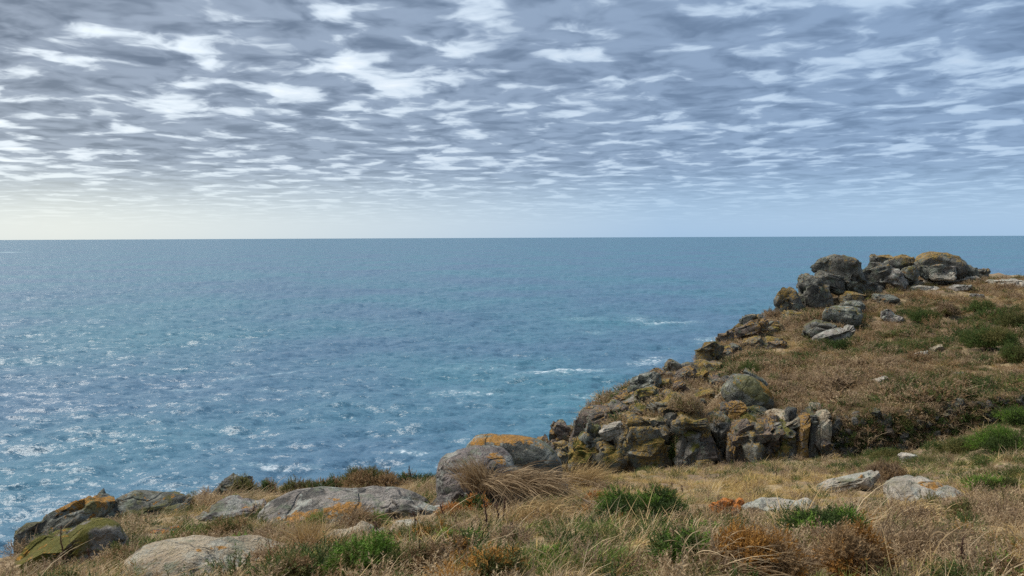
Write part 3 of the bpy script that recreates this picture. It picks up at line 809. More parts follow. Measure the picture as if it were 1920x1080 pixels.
rock('boulder', 'moss-covered sloping rock in the bottom corner above the sea', 84, 1062, 280, 78, 7.5, 'slab', 'moss', tilt=-27, seed=67, sub=5, depth=.7, moss=((0, 0, 1, 1.2, .8),), rough=.7)
rock('flat_rock', 'mossy layered ledge under the orange-ridged crag', 150, 1006, 110, 34, 8.6, 'slab', 'moss', tilt=-18, seed=68, depth=.7, lichen=((.2, -.7, .4, .4, 1.0),))
rock('flat_rock', 'broad pale slab along the bottom of the picture', 390, 1066, 350, 96, 5.7, 'dome', 'tan', tilt=3, seed=70, sub=5, depth=.65, sink=.3, rough=1.2, lichen=((-.1, -.3, .9, .14, .9), (.1, -.2, .95, .12, .9)))
rock('rock', 'tan angular rock between the grass and the green gorse', 640, 1024, 118, 46, 6.9, 'block', 'tan', tilt=-14, seed=71, sub=5, depth=.8)
rock('rock', 'pale flat rock just above the tan angular one', 690, 1004, 90, 24, 7.3, 'slab', 'pale', seed=72, tilt=4)
rock('rock', 'flat tan rock below the tail of the whaleback', 766, 992, 70, 20, 7.4, 'slab', 'tan', seed=73)
rock('boulder', 'dark rock with a bush growing on its right, behind the heath edge', 436, 912, 74, 42, 12.4, 'block', 'dark', seed=74, sink=.5)
rock('rock', 'small rock with bright orange top in the grass near the crag', 312, 1003, 62, 20, 8.2, 'slab', 'orange', seed=75)
rock('rock', 'bright orange lichen boulder half hidden in the grass', 1360, 956, 60, 46, 7.9, 'round', 'orange', seed=80, lichen=((0, 0, .5, 1.4, 1.0),), sub=5)
rock('flat_rock', 'pale bedded slab running right of the bright orange boulder', 1468, 961, 164, 34, 8.4, 'slab', 'pale', seed=81, tilt=-4, depth=.5, sub=5, lichen=((-.2, -.4, .9, .12, 1.0), (-.5, -.8, .2, .14, 1.0)))
rock('flat_rock', 'pale low slab left of the shaggy domed rock', 1610, 966, 112, 34, 8.3, 'slab', 'pale', seed=82, tilt=4, depth=.6)
rock('boulder', 'pale domed rock shaggy with lichen and grass', 1738, 932, 160, 64, 9.2, 'dome', 'pale', seed=83, sub=5, depth=.9, tilt=6, lichen=((.0, -.3, .95, .22, 1.0), (.2, -.1, 1., .18, .9)))
rock('flat_rock', 'narrow pale ribbed slab with orange spots climbing the grass', 1590, 906, 116, 22, 11.0, 'slab', 'pale', seed=84, tilt=-22, depth=.45, lichen=((.1, -.6, .7, .25, 1.0), (.45, -.4, .9, .2, 1.0)))
rock('rock', 'low white stone showing at the far edge of the grass', 1702, 856, 36, 10, 15.2, 'slab', 'pale', seed=85)
rock('rock', 'pinkish stone half buried below the shaggy domed rock', 1716, 978, 54, 22, 7.6, 'round', 'pale', seed=86)
rock('rock', 'small white stone behind the windblown tussock', 1050, 914, 32, 16, 9.6, 'round', 'pale', seed=87)

# ------------------------------------------------------------------ plants
def plant_material(name, cols, transl=0.25, rough=0.7):
    """cols: colours a clump may take; each blade and each clump shifts a little"""
    m, t = new_mat(name)
    rnd = t.n('ShaderNodeObjectInfo').outputs['Random']
    tint = t.n('ShaderNodeAttribute', attribute_name='tint').outputs['Fac']
    ramp = t.n('ShaderNodeValToRGB')
    el = ramp.color_ramp.elements
    for i, c in enumerate(cols):
        pos = i / max(1, len(cols) - 1)
        e = el[i] if i < 2 else el.new(pos)
        e.position = pos; e.color = (*c, 1)
    f = t.math('ADD', t.math('MULTIPLY', rnd, 0.5), t.math('MULTIPLY', tint, 0.5))
    t.t.links.new(f, ramp.inputs[0])
    d = t.n('ShaderNodeBsdfPrincipled', ins={'Base Color': ramp.outputs[0], 'Roughness': rough, 'Specular IOR Level': 0.2})
    tr = t.n('ShaderNodeBsdfTranslucent', ins={'Color': ramp.outputs[0]})
    mx = t.n('ShaderNodeMixShader', ins={0: transl, 1: d.outputs[0], 2: tr.outputs[0]})
    t.t.links.new(mx.outputs[0], t.n('ShaderNodeOutputMaterial').inputs[0])
    return m

PM = {
    'straw':  plant_material('straw_grass', [(0.20, 0.125, 0.050), (0.45, 0.31, 0.14), (0.75, 0.59, 0.32)]),
    'gold':   plant_material('golden_grass', [(0.28, 0.18, 0.055), (0.50, 0.35, 0.12), (0.68, 0.52, 0.22)]),
    'dead':   plant_material('dead_grass', [(0.13, 0.080, 0.045), (0.40, 0.285, 0.16), (0.73, 0.58, 0.36)]),
    'green':  plant_material('green_grass', [(0.060, 0.095, 0.018), (0.13, 0.18, 0.035), (0.25, 0.28, 0.075)]),
    'heather': plant_material('brown_heather', [(0.14, 0.092, 0.056), (0.31, 0.215, 0.125), (0.50, 0.38, 0.22)]),
    'dkgreen': plant_material('dark_gorse', [(0.025, 0.042, 0.010), (0.055, 0.088, 0.018), (0.115, 0.150, 0.035)]),
    'brgreen': plant_material('bright_gorse', [(0.055, 0.10, 0.012), (0.13, 0.23, 0.028), (0.26, 0.37, 0.065)]),
    'rust':   plant_material('rusty_gorse', [(0.14, 0.062, 0.014), (0.34, 0.165, 0.036), (0.52, 0.28, 0.065)]),
    'brown':  plant_material('brown_gorse', [(0.12, 0.074, 0.036), (0.27, 0.17, 0.08), (0.42, 0.28, 0.14)]),
    'orange': plant_material('orange_fern', [(0.24, 0.085, 0.018), (0.42, 0.17, 0.035), (0.50, 0.24, 0.07)]),
    'olive':  plant_material('olive_gorse', [(0.055, 0.062, 0.018), (0.115, 0.115, 0.032), (0.20, 0.17, 0.055)]),
    'stem':   plant_material('dead_stem', [(0.045, 0.022, 0.016), (0.085, 0.042, 0.028), (0.13, 0.07, 0.05)], 0.0),
    'twig':   plant_material('bare_twig', [(0.22, 0.17, 0.12), (0.34, 0.27, 0.20), (0.42, 0.35, 0.27)], 0.0),
}

def blades(rng, roots, dirs, length, droop, sway, width, seg=4, tips=1.0):
    """curved tapering ribbons; all arguments per blade"""
    n = len(roots)
    t = np.linspace(0, 1, seg + 1)[None, :, None]
    L = np.asarray(length)[:, None, None]
    g = np.asarray(droop)[:, None, None]
    p = roots[:, None, :] + L * (dirs[:, None, :] * t + np.array([0, 0, -1.0]) * g * t ** 2 + sway[:, None, :] * t ** 2)
    tan = dirs[:, None, :] + 2 * t * (np.array([0, 0, -1.0]) * g + sway[:, None, :])
    r = rng.normal(size=(n, 1, 3))
    sd_ = np.cross(tan, np.broadcast_to(r, tan.shape))
    sd_ /= np.linalg.norm(sd_, axis=2)[:, :, None] + 1e-9
    wd = np.asarray(width)[:, None, None] * (1 - t ** 1.6 * 0.93) * 0.5
    v = np.stack([p - sd_ * wd, p + sd_ * wd], 2).reshape(n, -1, 3)
    m = 2 * (seg + 1)
    base = np.array([[2 * k, 2 * k + 1, 2 * k + 3, 2 * k + 2] for k in range(seg)])
    f = (np.arange(n) * m)[:, None, None] + base[None]
    tint = np.repeat(rng.uniform(0, 1, n), m)
    return v.reshape(-1, 3), f.reshape(-1, 4), tint

def tuft(seed, n, rad, lmin, lmax, spread, droop, width, wind=(0.15, 0.0), seg=4):
    rng = np.random.default_rng(seed)
    a = rng.uniform(0, 2 * PI, n); r = rad * np.sqrt(rng.uniform(0, 1, n))
    roots = np.stack([r * np.cos(a), r * np.sin(a), np.full(n, -0.02)], 1)
    b = a + rng.normal(0, .7, n); k = np.abs(rng.normal(0, spread, n)) + 0.05
    d = np.stack([np.cos(b) * k + wind[0], np.sin(b) * k + wind[1], np.ones(n)], 1)
    d /= np.linalg.norm(d, axis=1)[:, None]
    sway = rng.normal(0, 0.18, (n, 3)) + np.array([wind[0], wind[1], 0]); sway[:, 2] = 0
    return blades(rng, roots, d, rng.uniform(lmin, lmax, n), droop * rng.uniform(.4, 1.5, n), sway, width * rng.uniform(.7, 1.4, n), seg)

def sprigs(rng, pos, axis, ln, needles=9, needle=0.36, nw=0.06):
    """spiny shoots: a stem with needle leaves set round it"""
    n = len(pos)
    axis = axis / (np.linalg.norm(axis, axis=1)[:, None] + 1e-9)
    ref = rng.normal(size=(n, 3))
    u = np.cross(axis, ref); u /= np.linalg.norm(u, axis=1)[:, None] + 1e-9
    v = np.cross(axis, u)
    ln = np.asarray(ln)[:, None]
    V, tn = [], []
    # the stem, a thin triangle
    V.append(np.stack([pos - u * ln * 0.03, pos + u * ln * 0.03, pos + axis * ln], 1))
    for k in range(needles):
        h = (k + 0.6) / needles
        a = k * 2.4 + rng.uniform(0, 6.28, n)[:, None] * 0.2
        o = u * np.cos(a) + v * np.sin(a)
        b = pos + axis * ln * h
        side = np.cross(o, axis)
        tip = b + (o * 0.8 + axis * 0.65) * ln * needle * (1.15 - 0.5 * h)
        V.append(np.stack([b - side * ln * nw, b + side * ln * nw, tip], 1))
    V = np.stack(V, 1).reshape(-1, 3)                      # n, k, 3 verts
    f = np.arange(len(V)).reshape(-1, 3)
    tint = np.repeat(rng.uniform(0, 1, n), (needles + 1) * 3)
    return V, f, tint

def sprig_cluster(seed, n, rad, h, ln, needles=7, up=0.7):
    rng = np.random.default_rng(seed)
    d = rng.normal(size=(n, 3)); d[:, 2] = np.abs(d[:, 2]); d /= np.linalg.norm(d, axis=1)[:, None]
    pos = d * np.array([rad, rad, h]) * rng.uniform(0.35, 1.0, n)[:, None]
    ax = d + np.array([0, 0, up]) + rng.normal(0, .35, (n, 3))
    return sprigs(rng, pos, ax, rng.uniform(.6, 1.3, n) * ln, needles)

SRC = bpy.data.collections.new('clump_sources')              # templates for the ground cover, not in the scene itself
TEMPL = []
def template(name, vft, mat):
    v, f, tint = vft
    me = mesh_np(name, v, f, False, {'tint': tint})
    me.materials.append(PM[mat])
    o = bpy.data.objects.new('%02d_%s' % (len(TEMPL), name), me)
    SRC.objects.link(o); TEMPL.append(o)
    return len(TEMPL) - 1
T = {}
T['straw'] = [template('grass_clump', tuft(i, 32, .10, .14, .36, .85, .50, .0068, (.22, .02)), m) for i, m in ((1, 'straw'), (2, 'straw'), (3, 'gold'))]
T['gold'] = [template('grass_clump', tuft(i, 32, .11, .14, .34, .75, .42, .0065, (.2, .0)), 'gold') for i in (11, 12)]
T['thatch'] = [template('grass_clump', tuft(i, 32, .16, .16, .44, 2.2, .32, .0072, (.3, .05)), m) for i, m in ((4, 'dead'), (5, 'dead'), (6, 'straw'))]
T['green'] = [template('grass_clump', tuft(i, 40, .09, .14, .32, .6, .35, .0075), 'green') for i in (7, 8)]
T['heather'] = [template('heather_clump', sprig_cluster(i, 46, .16, .15, .085, 7), 'heather') for i in (9, 10)]
T['brown'] = [template('heather_clump', sprig_cluster(i, 46, .15, .15, .085, 7), 'brown') for i in (13,)]
T['dkgreen'] = [template('gorse_clump', sprig_cluster(i, 50, .16, .15, .085, 7), 'dkgreen') for i in (14, 15)]
T['olive'] = [template('gorse_clump', sprig_cluster(i, 48, .15, .14, .08, 7), 'olive') for i in (16,)]
T['brgreen'] = [template('leaf_clump', sprig_cluster(i, 40, .10, .10, .07, 6), 'brgreen') for i in (17,)]
T['rust'] = [template('gorse_clump', sprig_cluster(i, 46, .14, .13, .07, 7), 'rust') for i in (19,)]
T['orange'] = [template('fern_clump', sprig_cluster(i, 30, .10, .08, .08, 6), 'orange') for i in (18,)]

def scatter_tree():
    ng = bpy.data.node_groups.new('scatter', 'GeometryNodeTree')
    ng.interface.new_socket('Geometry', in_out='INPUT', socket_type='NodeSocketGeometry')
    ng.interface.new_socket('Geometry', in_out='OUTPUT', socket_type='NodeSocketGeometry')
    N = ng.nodes; Lk = ng.links
    gi, go = N.new('NodeGroupInput'), N.new('NodeGroupOutput')
    ci = N.new('GeometryNodeCollectionInfo')
    ci.inputs['Collection'].default_value = SRC
    ci.inputs['Separate Children'].default_value = True
    ci.inputs['Reset Children'].default_value = True
    ip = N.new('GeometryNodeInstanceOnPoints')
    ip.inputs['Pick Instance'].default_value = True
    def attr(nm, ty):
        a = N.new('GeometryNodeInputNamedAttribute'); a.data_type = ty
        a.inputs['Name'].default_value = nm
        return a.outputs['Attribute']
    er = N.new('FunctionNodeEulerToRotation')
    Lk.new(attr('rot', 'FLOAT_VECTOR'), er.inputs[0])
    fi = N.new('FunctionNodeFloatToInt')
    Lk.new(attr('variant', 'FLOAT'), fi.inputs[0])
    Lk.new(gi.outputs[0], ip.inputs['Points'])
    Lk.new(ci.outputs[0], ip.inputs['Instance'])
    Lk.new(fi.outputs[0], ip.inputs['Instance Index'])
    Lk.new(er.outputs[0], ip.inputs['Rotation'])
    Lk.new(attr('scl', 'FLOAT_VECTOR'), ip.inputs['Scale'])
    Lk.new(ip.outputs[0], go.inputs[0])
    return ng
SCAT = scatter_tree()

def scatter(name, label, cat, pts, variant, scl, rotz, lean):
    me = bpy.data.meshes.new(name)
    n = len(pts)
    me.vertices.add(n); me.vertices.foreach_set('co', np.ascontiguousarray(pts, np.float32).ravel())
    me.attributes.new('variant', 'FLOAT', 'POINT').data.foreach_set('value', np.asarray(variant, np.float32))
    rot_ = np.stack([lean[:, 0], lean[:, 1], rotz], 1).astype(np.float32)
    me.attributes.new('rot', 'FLOAT_VECTOR', 'POINT').data.foreach_set('vector', rot_.ravel())
    me.attributes.new('scl', 'FLOAT_VECTOR', 'POINT').data.foreach_set('vector', np.asarray(scl, np.float32).ravel())
    o = link(name, me, None, label=label, cat=cat, kind='stuff')
    md = o.modifiers.new('scatter', 'NODES'); md.node_group = SCAT
    return o

def to_pix(p):
    q = (p - np.array([0, 0, EYE])) @ CR                     # camera space
    return 960 + F * q[:, 0] / -q[:, 2], 540 - F * q[:, 1] / -q[:, 2]

rg = np.random.default_rng(2024)
def sample_land(n, r0, r1, a0, a1, power):
    th = rg.uniform(R(a0), R(a1), n)
    u = rg.uniform(0, 1, n)
    r = (r0 ** (2 - power) + u * (r1 ** (2 - power) - r0 ** (2 - power))) ** (1 / (2 - power))
    x, y = r * np.sin(th), r * np.cos(th)
    z, d, isB = land(x, y, True)
    return x, y, z, d, isB

def off_rocks(x, y, z):
    ok = np.ones(len(x), bool)
    for (cx, cy, rx, ry, zt) in ROCK_FOOT:
        q = ((x - cx) / (rx * .82)) ** 2 + ((y - cy) / (ry * .82)) ** 2
        ok &= ~((q < 1) & (z < zt))
        if cy < 14:
            ok &= ((x - cx * (cy - ry) / cy) / (rx * .85)) ** 2 + ((y - cy + ry + .12) / .34) ** 2 > 1
    for (cx, cy, rx, ry) in BUSH_FOOT:
        ok &= ((x - cx) / (rx * 1.0)) ** 2 + ((y - cy + .2 * ry + .05) / (ry * 1.15)) ** 2 > 1
    return ok

def pick(kinds, weights, n):
    """weights (k, n) -> template index per point"""
    Wt = np.clip(np.array(weights), 0, None); Wt = Wt / Wt.sum(0)
    c = np.cumsum(Wt, 0); u = rg.uniform(0, 1, n)
    k = (u[None] > c).sum(0).clip(0, len(kinds) - 1)
    out = np.zeros(n); 
    for i, kd in enumerate(kinds):
        m = k == i
        out[m] = rg.choice(T[kd], m.sum())
    return out, k

def spots(x, y, lst):
    """soft patches of a plant: (pixel, pixel, radius in metres)"""
    out = np.zeros(len(x))
    for (px, py, rr) in lst:
        Yd = drop(px, py)
        if Yd is None: continue
        c = at(px, py, Yd)
        out = np.maximum(out, np.exp(-((x - c[0]) ** 2 + (y - c[1]) ** 2) / rr ** 2))
    return out

# ---- shrubs, each one a plant of its own
def bush(label, cx, cy, wpx, hpx, mat, Yd=None, name='gorse_bush', density=1.0, second=None, seed=0, upright=0.25, group=None, sprig=0.052, spiky=0.55):
    rng = np.random.default_rng(900 + seed + int(cx) * 3 + int(cy))
    auto = Yd is None
    if Yd is None:
        Yd = (drop(cx, min(cy + hpx * 0.45, 1088)) or 12.0)
        Yd = Yd + 0.2 * wpx * Yd / F
    W, H = wpx * Yd / F, hpx * Yd / F * 1.15
    c = at(cx, cy + hpx * 0.5, Yd)
    if auto or Yd < 20:
        c[2] = float(land(c[0], c[1])[0]) - .02
        hpx = hpx * 1.12
    H = hpx * Yd / F * 1.15
    D = min(W * 0.8, max(W * .5, H * 1.6))
    root = empty(name, tuple(c), label, 'bush', group)
    BUSH_FOOT.append((c[0], c[1], W * .5, D * .5))
    # lobes
    nl = int(rng.integers(8, 14))
    lob = np.stack([rng.uniform(-.33, .33, nl) * W, rng.uniform(-.33, .33, nl) * D, rng.uniform(.05, .35, nl) * H], 1)
    lr = np.stack([rng.uniform(.12, .24, nl) * W, rng.uniform(.2, .36, nl) * D, rng.uniform(.30, .62, nl) * H], 1)
    lob[0] = (0, 0, .25 * H); lr[0] = (.36 * W, .36 * D, .50 * H)
    area = (W * H * 2 + W * D) 
    sp = sprig * (1.0 if Yd < 14 else Yd / 14.0)
    ns = int(np.clip(density * area / (sp * sp) * 7.0, 240, 6000))
    li = rng.integers(0, nl, ns)
    dd = rng.normal(size=(ns, 3)); dd[:, 2] = np.abs(dd[:, 2]) * 1.0 - .15; dd /= np.linalg.norm(dd, axis=1)[:, None]
    rad = rng.uniform(0.55, 1.02, ns) * (1 + .18 * perlin(dd * 2.5 + seed + li[:, None]))
    pos = lob[li] + dd * lr[li] * rad[:, None]
    pos[:, 2] = np.maximum(pos[:, 2], -0.02)
    ax = dd + np.array([0, 0, upright]) + rng.normal(0, spiky, (ns, 3))
    ln = sp * rng.uniform(.7, 1.5, ns)
    split = np.zeros(ns, bool)
    second = second or ('brown', .22)
    if second:
        split = (perlin(pos * (2.2 / max(W, .3)) + seed * 3.1) + rng.normal(0, .12, ns)) > second[1]
    nd = 9 if Yd < 14 else 6
    for m, mt in ((~split, mat), (split, second[0] if second else mat)):
        if m.sum() < 3: continue
        v, f, tint = sprigs(rng, pos[m], ax[m], ln[m], nd)
        link('foliage', mesh_np('foliage', v, f, False, {'tint': tint}), PM[mt], parent=root)
    # woody branches from the root into the lobes
    k = nl * 5
    tgt = lob[rng.integers(0, nl, k)] + rng.normal(0, .18, (k, 3)) * np.array([W, D, H]); tgt[:, 2] = np.abs(tgt[:, 2]) + .3 * H
    b0 = rng.normal(0, .06, (k, 3)) * np.array([W, D, 0]) + np.array([0, 0, -.05])
    dv = tgt - b0; L_ = np.linalg.norm(dv, axis=1)
    v, f, tint = blades(rng, b0, dv / L_[:, None], L_, np.full(k, .1), rng.normal(0, .1, (k, 3)), np.full(k, .012), 3)
    link('branches', mesh_np('branches', v, f, False, {'tint': tint}), PM['stem'], parent=root)
    return root

GB = 'gorse bushes on the near shelf'
bush('bright green gorse bush at the bottom edge below the tan rock', 690, 1058, 170, 74, 'brgreen', density=1.2, second=('olive', .12), group=GB)
bush('green and brown gorse bush right of the bright green one', 790, 1050, 90, 50, 'olive', second=('brown', .02), group=GB)
bush('small brown gorse tuft beside a small green sprig', 862, 1030, 56, 40, 'brown', second=('rust', .1), group=GB)
bush('small bright green gorse sprig right of the brown tuft', 885, 1012, 46, 26, 'brgreen', group=GB)
bush('low bright green sprig left of the small brown tuft', 838, 1010, 36, 20, 'brgreen', group=GB)
bush('olive gorse bush below the tail of the whaleback rock', 806, 1000, 84, 36, 'olive', second=('rust', .12), group=GB)
bush('small dark gorse with orange left side under the domed boulder', 895, 950, 66, 36, 'dkgreen', second=('orange', .16), group=GB)
bush('low orange fern patch at the foot of the domed boulder', 846, 962, 66, 20, 'orange', name='fern', group=GB)
bush('wide green gorse bush right of the rounded dry tussock', 1200, 956, 180, 56, 'brgreen', second=('dkgreen', -.05), group=GB)
bush('orange-tinged fern at the left end of the wide green gorse', 1122, 936, 60, 24, 'orange', name='fern', group=GB, second=('straw', 0.0))
bush('dark green gorse bush left of the big rusty one', 1282, 1026, 130, 66, 'dkgreen', second=('brgreen', .14), group=GB, density=1.2)
bush('big rusty orange gorse bush at the bottom edge', 1432, 1052, 164, 90, 'rust', density=1.5, second=('brown', .05), group=GB, seed=3)
bush('dull brown gorse bush right of the rusty orange one', 1596, 1050, 172, 84, 'brown', density=1.4, second=('rust', .1), group=GB, seed=4)
bush('long dark green gorse below the pale bedded slabs', 1530, 990, 214, 52, 'dkgreen', density=1.2, second=('brgreen', .2), group=GB, seed=5)
bush('dark round gorse at the gully edge below the stepped ochre rock', 1226, 868, 76, 38, 'dkgreen', 16.0, second=('olive', .1), group=GB, density=1.3)
bush('brown-green mounded gorse on the skyline of the shelf', 700, 912, 112, 40, 'olive', 12.0, second=('brown', .0), group=GB, density=1.3)
bush('dark brown heather clump beside the narrow ribbed slab', 1664, 888, 84, 34, 'heather', second=('brown', .1), group=GB, name='heather_bush')
bush('small olive gorse between slab and grass right of the domed rock', 1812, 960, 60, 30, 'olive', group=GB)
bush('green gorse hummock at the right edge above the grass', 1880, 850, 110, 44, 'brgreen', 15.0, second=('dkgreen', -.02), group=GB, density=1.2)
bush('dark green gorse band left of the hummock at the right edge', 1790, 858, 110, 30, 'dkgreen', 15.6, second=('olive', .05), group=GB)
bush('low dark gorse along the gully rim', 1660, 858, 100, 22, 'dkgreen', 17.0, second=('olive', .05), group=GB)
bush('tall green gorse rising into the right edge of the picture', 1906, 816, 70, 40, 'brgreen', 17.0, second=('dkgreen', 0.), group=GB)
bush('brown heathery bush at the bottom edge left of the bright green gorse', 560, 1068, 90, 40, 'brown', second=('olive', .05), group=GB)
bush('straggling rust-coloured gorse between the two small green sprigs', 935, 1066, 110, 44, 'rust', second=('olive', .02), group=GB)
bush('bright green low gorse at the bottom right corner', 1880, 1062, 90, 40, 'brgreen', second=('brown', .05), group=GB)
bush('olive gorse right of the dull brown bush', 1722, 1010, 90, 40, 'olive', second=('brown', .0), group=GB)
bush('green gorse patch right of the shaggy domed rock', 1862, 910, 100, 36, 'brgreen', second=('olive', .0), group=GB)
bush('low green gorse below the golden grass by the gully', 1330, 1000, 90, 30, 'brgreen', second=('olive', .05), group=GB)
bush('olive heath bush below the low grey rock', 420, 1000, 90, 34, 'olive', second=('brown', .0), group=GB)
bush('rusty fern clump left of the broad pale slab', 236, 1050, 90, 40, 'brown', second=('olive', .05), group=GB)
GU = 'upright shrubby sprigs along the shelf edge'
for i, (lab, cx, cy, wp, hp) in enumerate([
    ('dark upright shrub growing on the dark rock behind the heath edge', 460, 908, 44, 46), ('thin upright sprig right of the dark rock shrub', 504, 908, 26, 34),
    ('low leafy shrub left of the brown-green mound', 570, 902, 60, 34), ('bushy upright sprigs in the middle of the shelf skyline', 610, 898, 46, 42),
    ('tallest upright sprig just left of the brown-green mound', 646, 896, 22, 36), ('small green sprig between the mound and the domed boulder', 764, 902, 24, 28),
    ('small green sprig left of the whaleback skyline', 352, 945, 24, 24), ('low grey-green sprigs beside the domed boulder', 800, 905, 46, 22)]):
    bush(lab, cx, cy + 5, wp * 1.3, hp * .75, 'dkgreen' if i % 2 else 'olive', 12.3 if cx > 400 else 10.6, name='upright_shrub', upright=.8, spiky=.5, density=.8, group=GU, sprig=.075, seed=40 + i)
GL = 'small leafy plants among the near grass'
for i, (lab, cx, cy, wp, hp, mt) in enumerate([
    ('small green plant in the dry grass left of the whaleback rock', 432, 945, 40, 22, 'brgreen'), ('green tuft plant under the middle of the whaleback rock', 590, 978, 40, 28, 'green'),
    ('green leafy plant below the right end of the whaleback rock', 705, 978, 50, 30, 'brgreen'), ('leafy plant low beside the pale bottom slab', 452, 1018, 48, 26, 'brgreen'),
    ('green weed by the small orange-topped rock', 345, 1012, 60, 22, 'green'), ('bright green weed in the straw at bottom centre', 1030, 1044, 34, 22, 'brgreen')]):
    bush(lab, cx, cy, wp, hp, mt, name='leafy_plant', upright=.5, density=.7, group=GL, seed=60 + i)
GH = 'gorse bushes on the headland slope'
for i, (lab, cx, cy, wp, hp, mt) in enumerate([
    ('bright green gorse at the right edge high on the headland', 1898, 606, 60, 44, 'olive'), ('dark gorse below the bright one at the right edge', 1850, 643, 100, 44, 'dkgreen'),
    ('dark gorse spilling down at the right edge of the slope', 1900, 668, 60, 36, 'dkgreen'), ('dark gorse hummock in the middle of the headland', 1735, 596, 66, 30, 'dkgreen'),
    ('brown heather hummock right of the dark gorse', 1776, 584, 46, 26, 'heather'), ('dark blue-green gorse behind the large leaning boulder', 1402, 690, 44, 20, 'dkgreen'),
    ('small bright green bush at the right edge above the bank', 1906, 726, 34, 20, 'brgreen'), ('small dark bush above the stony bank', 1810, 742, 34, 18, 'dkgreen'),
    ('green bush below the pale long slab', 1575, 652, 60, 16, 'dkgreen'), ('green bush in the spur rocks by the mossy ledge', 1196, 752, 44, 18, 'dkgreen'),
    ('dark ivy-like bush in the cleft of the gully wall', 1268, 838, 44, 50, 'dkgreen'), ('green bush low in the cracked gully wall', 1338, 820, 34, 40, 'dkgreen'),
    ('dark bush near the top edge of the slope', 1842, 580, 44, 18, 'dkgreen'), ('brown heather hummock above the cracked wall', 1290, 770, 70, 36, 'heather')]):
    bush(lab, cx, cy, wp, hp, mt, 25.0 if i in (10, 11) else None, group=GH, seed=80 + i, second=('olive', .15), density=1.1)

# ---- tussocks
def tussock(label, pts, n, lmin, lmax, dirv, spread, droop, sway, mat, Yd=None, width=.005, rad=.1, lift=0.0):
    """pts: pixels the roots follow"""
    rng = np.random.default_rng(int(pts[0][0] * 3 + pts[0][1]))
    P = []
    for (px, py) in pts:
        Yq = Yd or drop(px, py) or 9.0
        P.append(at(px, py, Yq))
    P = np.array(P); o0 = P[0].copy()
    t = rng.uniform(0, len(P) - 1, n) if len(P) > 1 else np.zeros(n)
    i = np.minimum(t.astype(int), max(len(P) - 2, 0)); fr = (t - i)[:, None]
    roots = P[i] * (1 - fr) + P[np.minimum(i + 1, len(P) - 1)] * fr - o0 + rng.normal(0, rad, (n, 3)) * np.array([1, 1, .25])
    d = np.array(dirv)[None] + rng.normal(0, spread, (n, 3)); d[:, 2] = np.abs(d[:, 2]); d /= np.linalg.norm(d, axis=1)[:, None]
    sw = np.array(sway)[None] + rng.normal(0, .12, (n, 3)); sw[:, 2] = 0
    v, f, tint = blades(rng, roots, d, rng.uniform(lmin, lmax, n), droop * rng.uniform(.6, 1.35, n), sw, width * rng.uniform(.7, 1.3, n), 7)
    return link('grass_tussock', mesh_np('grass_tussock', v, f, False, {'tint': tint}), PM[mat], loc=o0, label=label, cat='grass tussock', group='dry grass tussocks')
tussock('windblown dry tussock draped in front of the domed boulder', [(905, 915), (960, 912), (1030, 918)], 950, .28, .60, (.15, -.25, .8), .28, .75, (.55, -.2, 0), 'dead', 8.55, .0095, .10)
tussock('feathery dry grass standing against the left of the domed boulder', [(885, 915), (915, 915)], 420, .3, .55, (-.25, -.1, 1), .22, .25, (-.1, 0, 0), 'dead', 8.6, .008, .06)
tussock('rounded straw tussock below the windblown one', [(985, 985), (1010, 978), (1040, 985)], 1000, .3, .55, (.0, -.2, .9), .45, .75, (.35, -.15, 0), 'straw', None, .008, .09)
tussock('dry brown tussock below the whaleback rock', [(655, 990), (685, 990)], 600, .25, .45, (.1, -.15, .9), .45, .5, (.1, -.1, 0), 'dead', None, .0075, .06)
tussock('pale spiky tussock left of the tan angular rock', [(570, 1040), (590, 1038)], 500, .22, .42, (0, -.1, 1), .4, .25, (0, 0, 0), 'straw', None, .0075, .05)
tussock('dry grass shock right of the domed boulder', [(1070, 915), (1110, 912)], 800, .3, .6, (.1, -.05, 1), .3, .35, (.25, 0, 0), 'straw', None, .0075, .1)
tussock('bleached tussock hanging below the shaggy domed rock', [(1690, 972), (1730, 968)], 700, .2, .4, (0, -.4, .8), .4, .7, (0, -.2, 0), 'straw', None, .0075, .08)
tussock('pinkish dry tussock left of the dark rock at the shelf edge', [(390, 955), (440, 950)], 600, .25, .5, (.2, 0, .8), .5, .5, (.2, 0, 0), 'dead', None, .0075, .12)
tussock('straw tussock at the lower right above the brown gorse', [(1690, 1040), (1760, 1050)], 600, .25, .5, (.0, -.2, .8), .5, .6, (.2, -.1, 0), 'dead', None, .0075, .12)
tussock('straw tussock between the dark green and rusty gorse', [(1340, 1075), (1360, 1080)], 500, .25, .5, (.1, -.2, .9), .5, .5, (.2, -.1, 0), 'dead', None, .0075, .08)

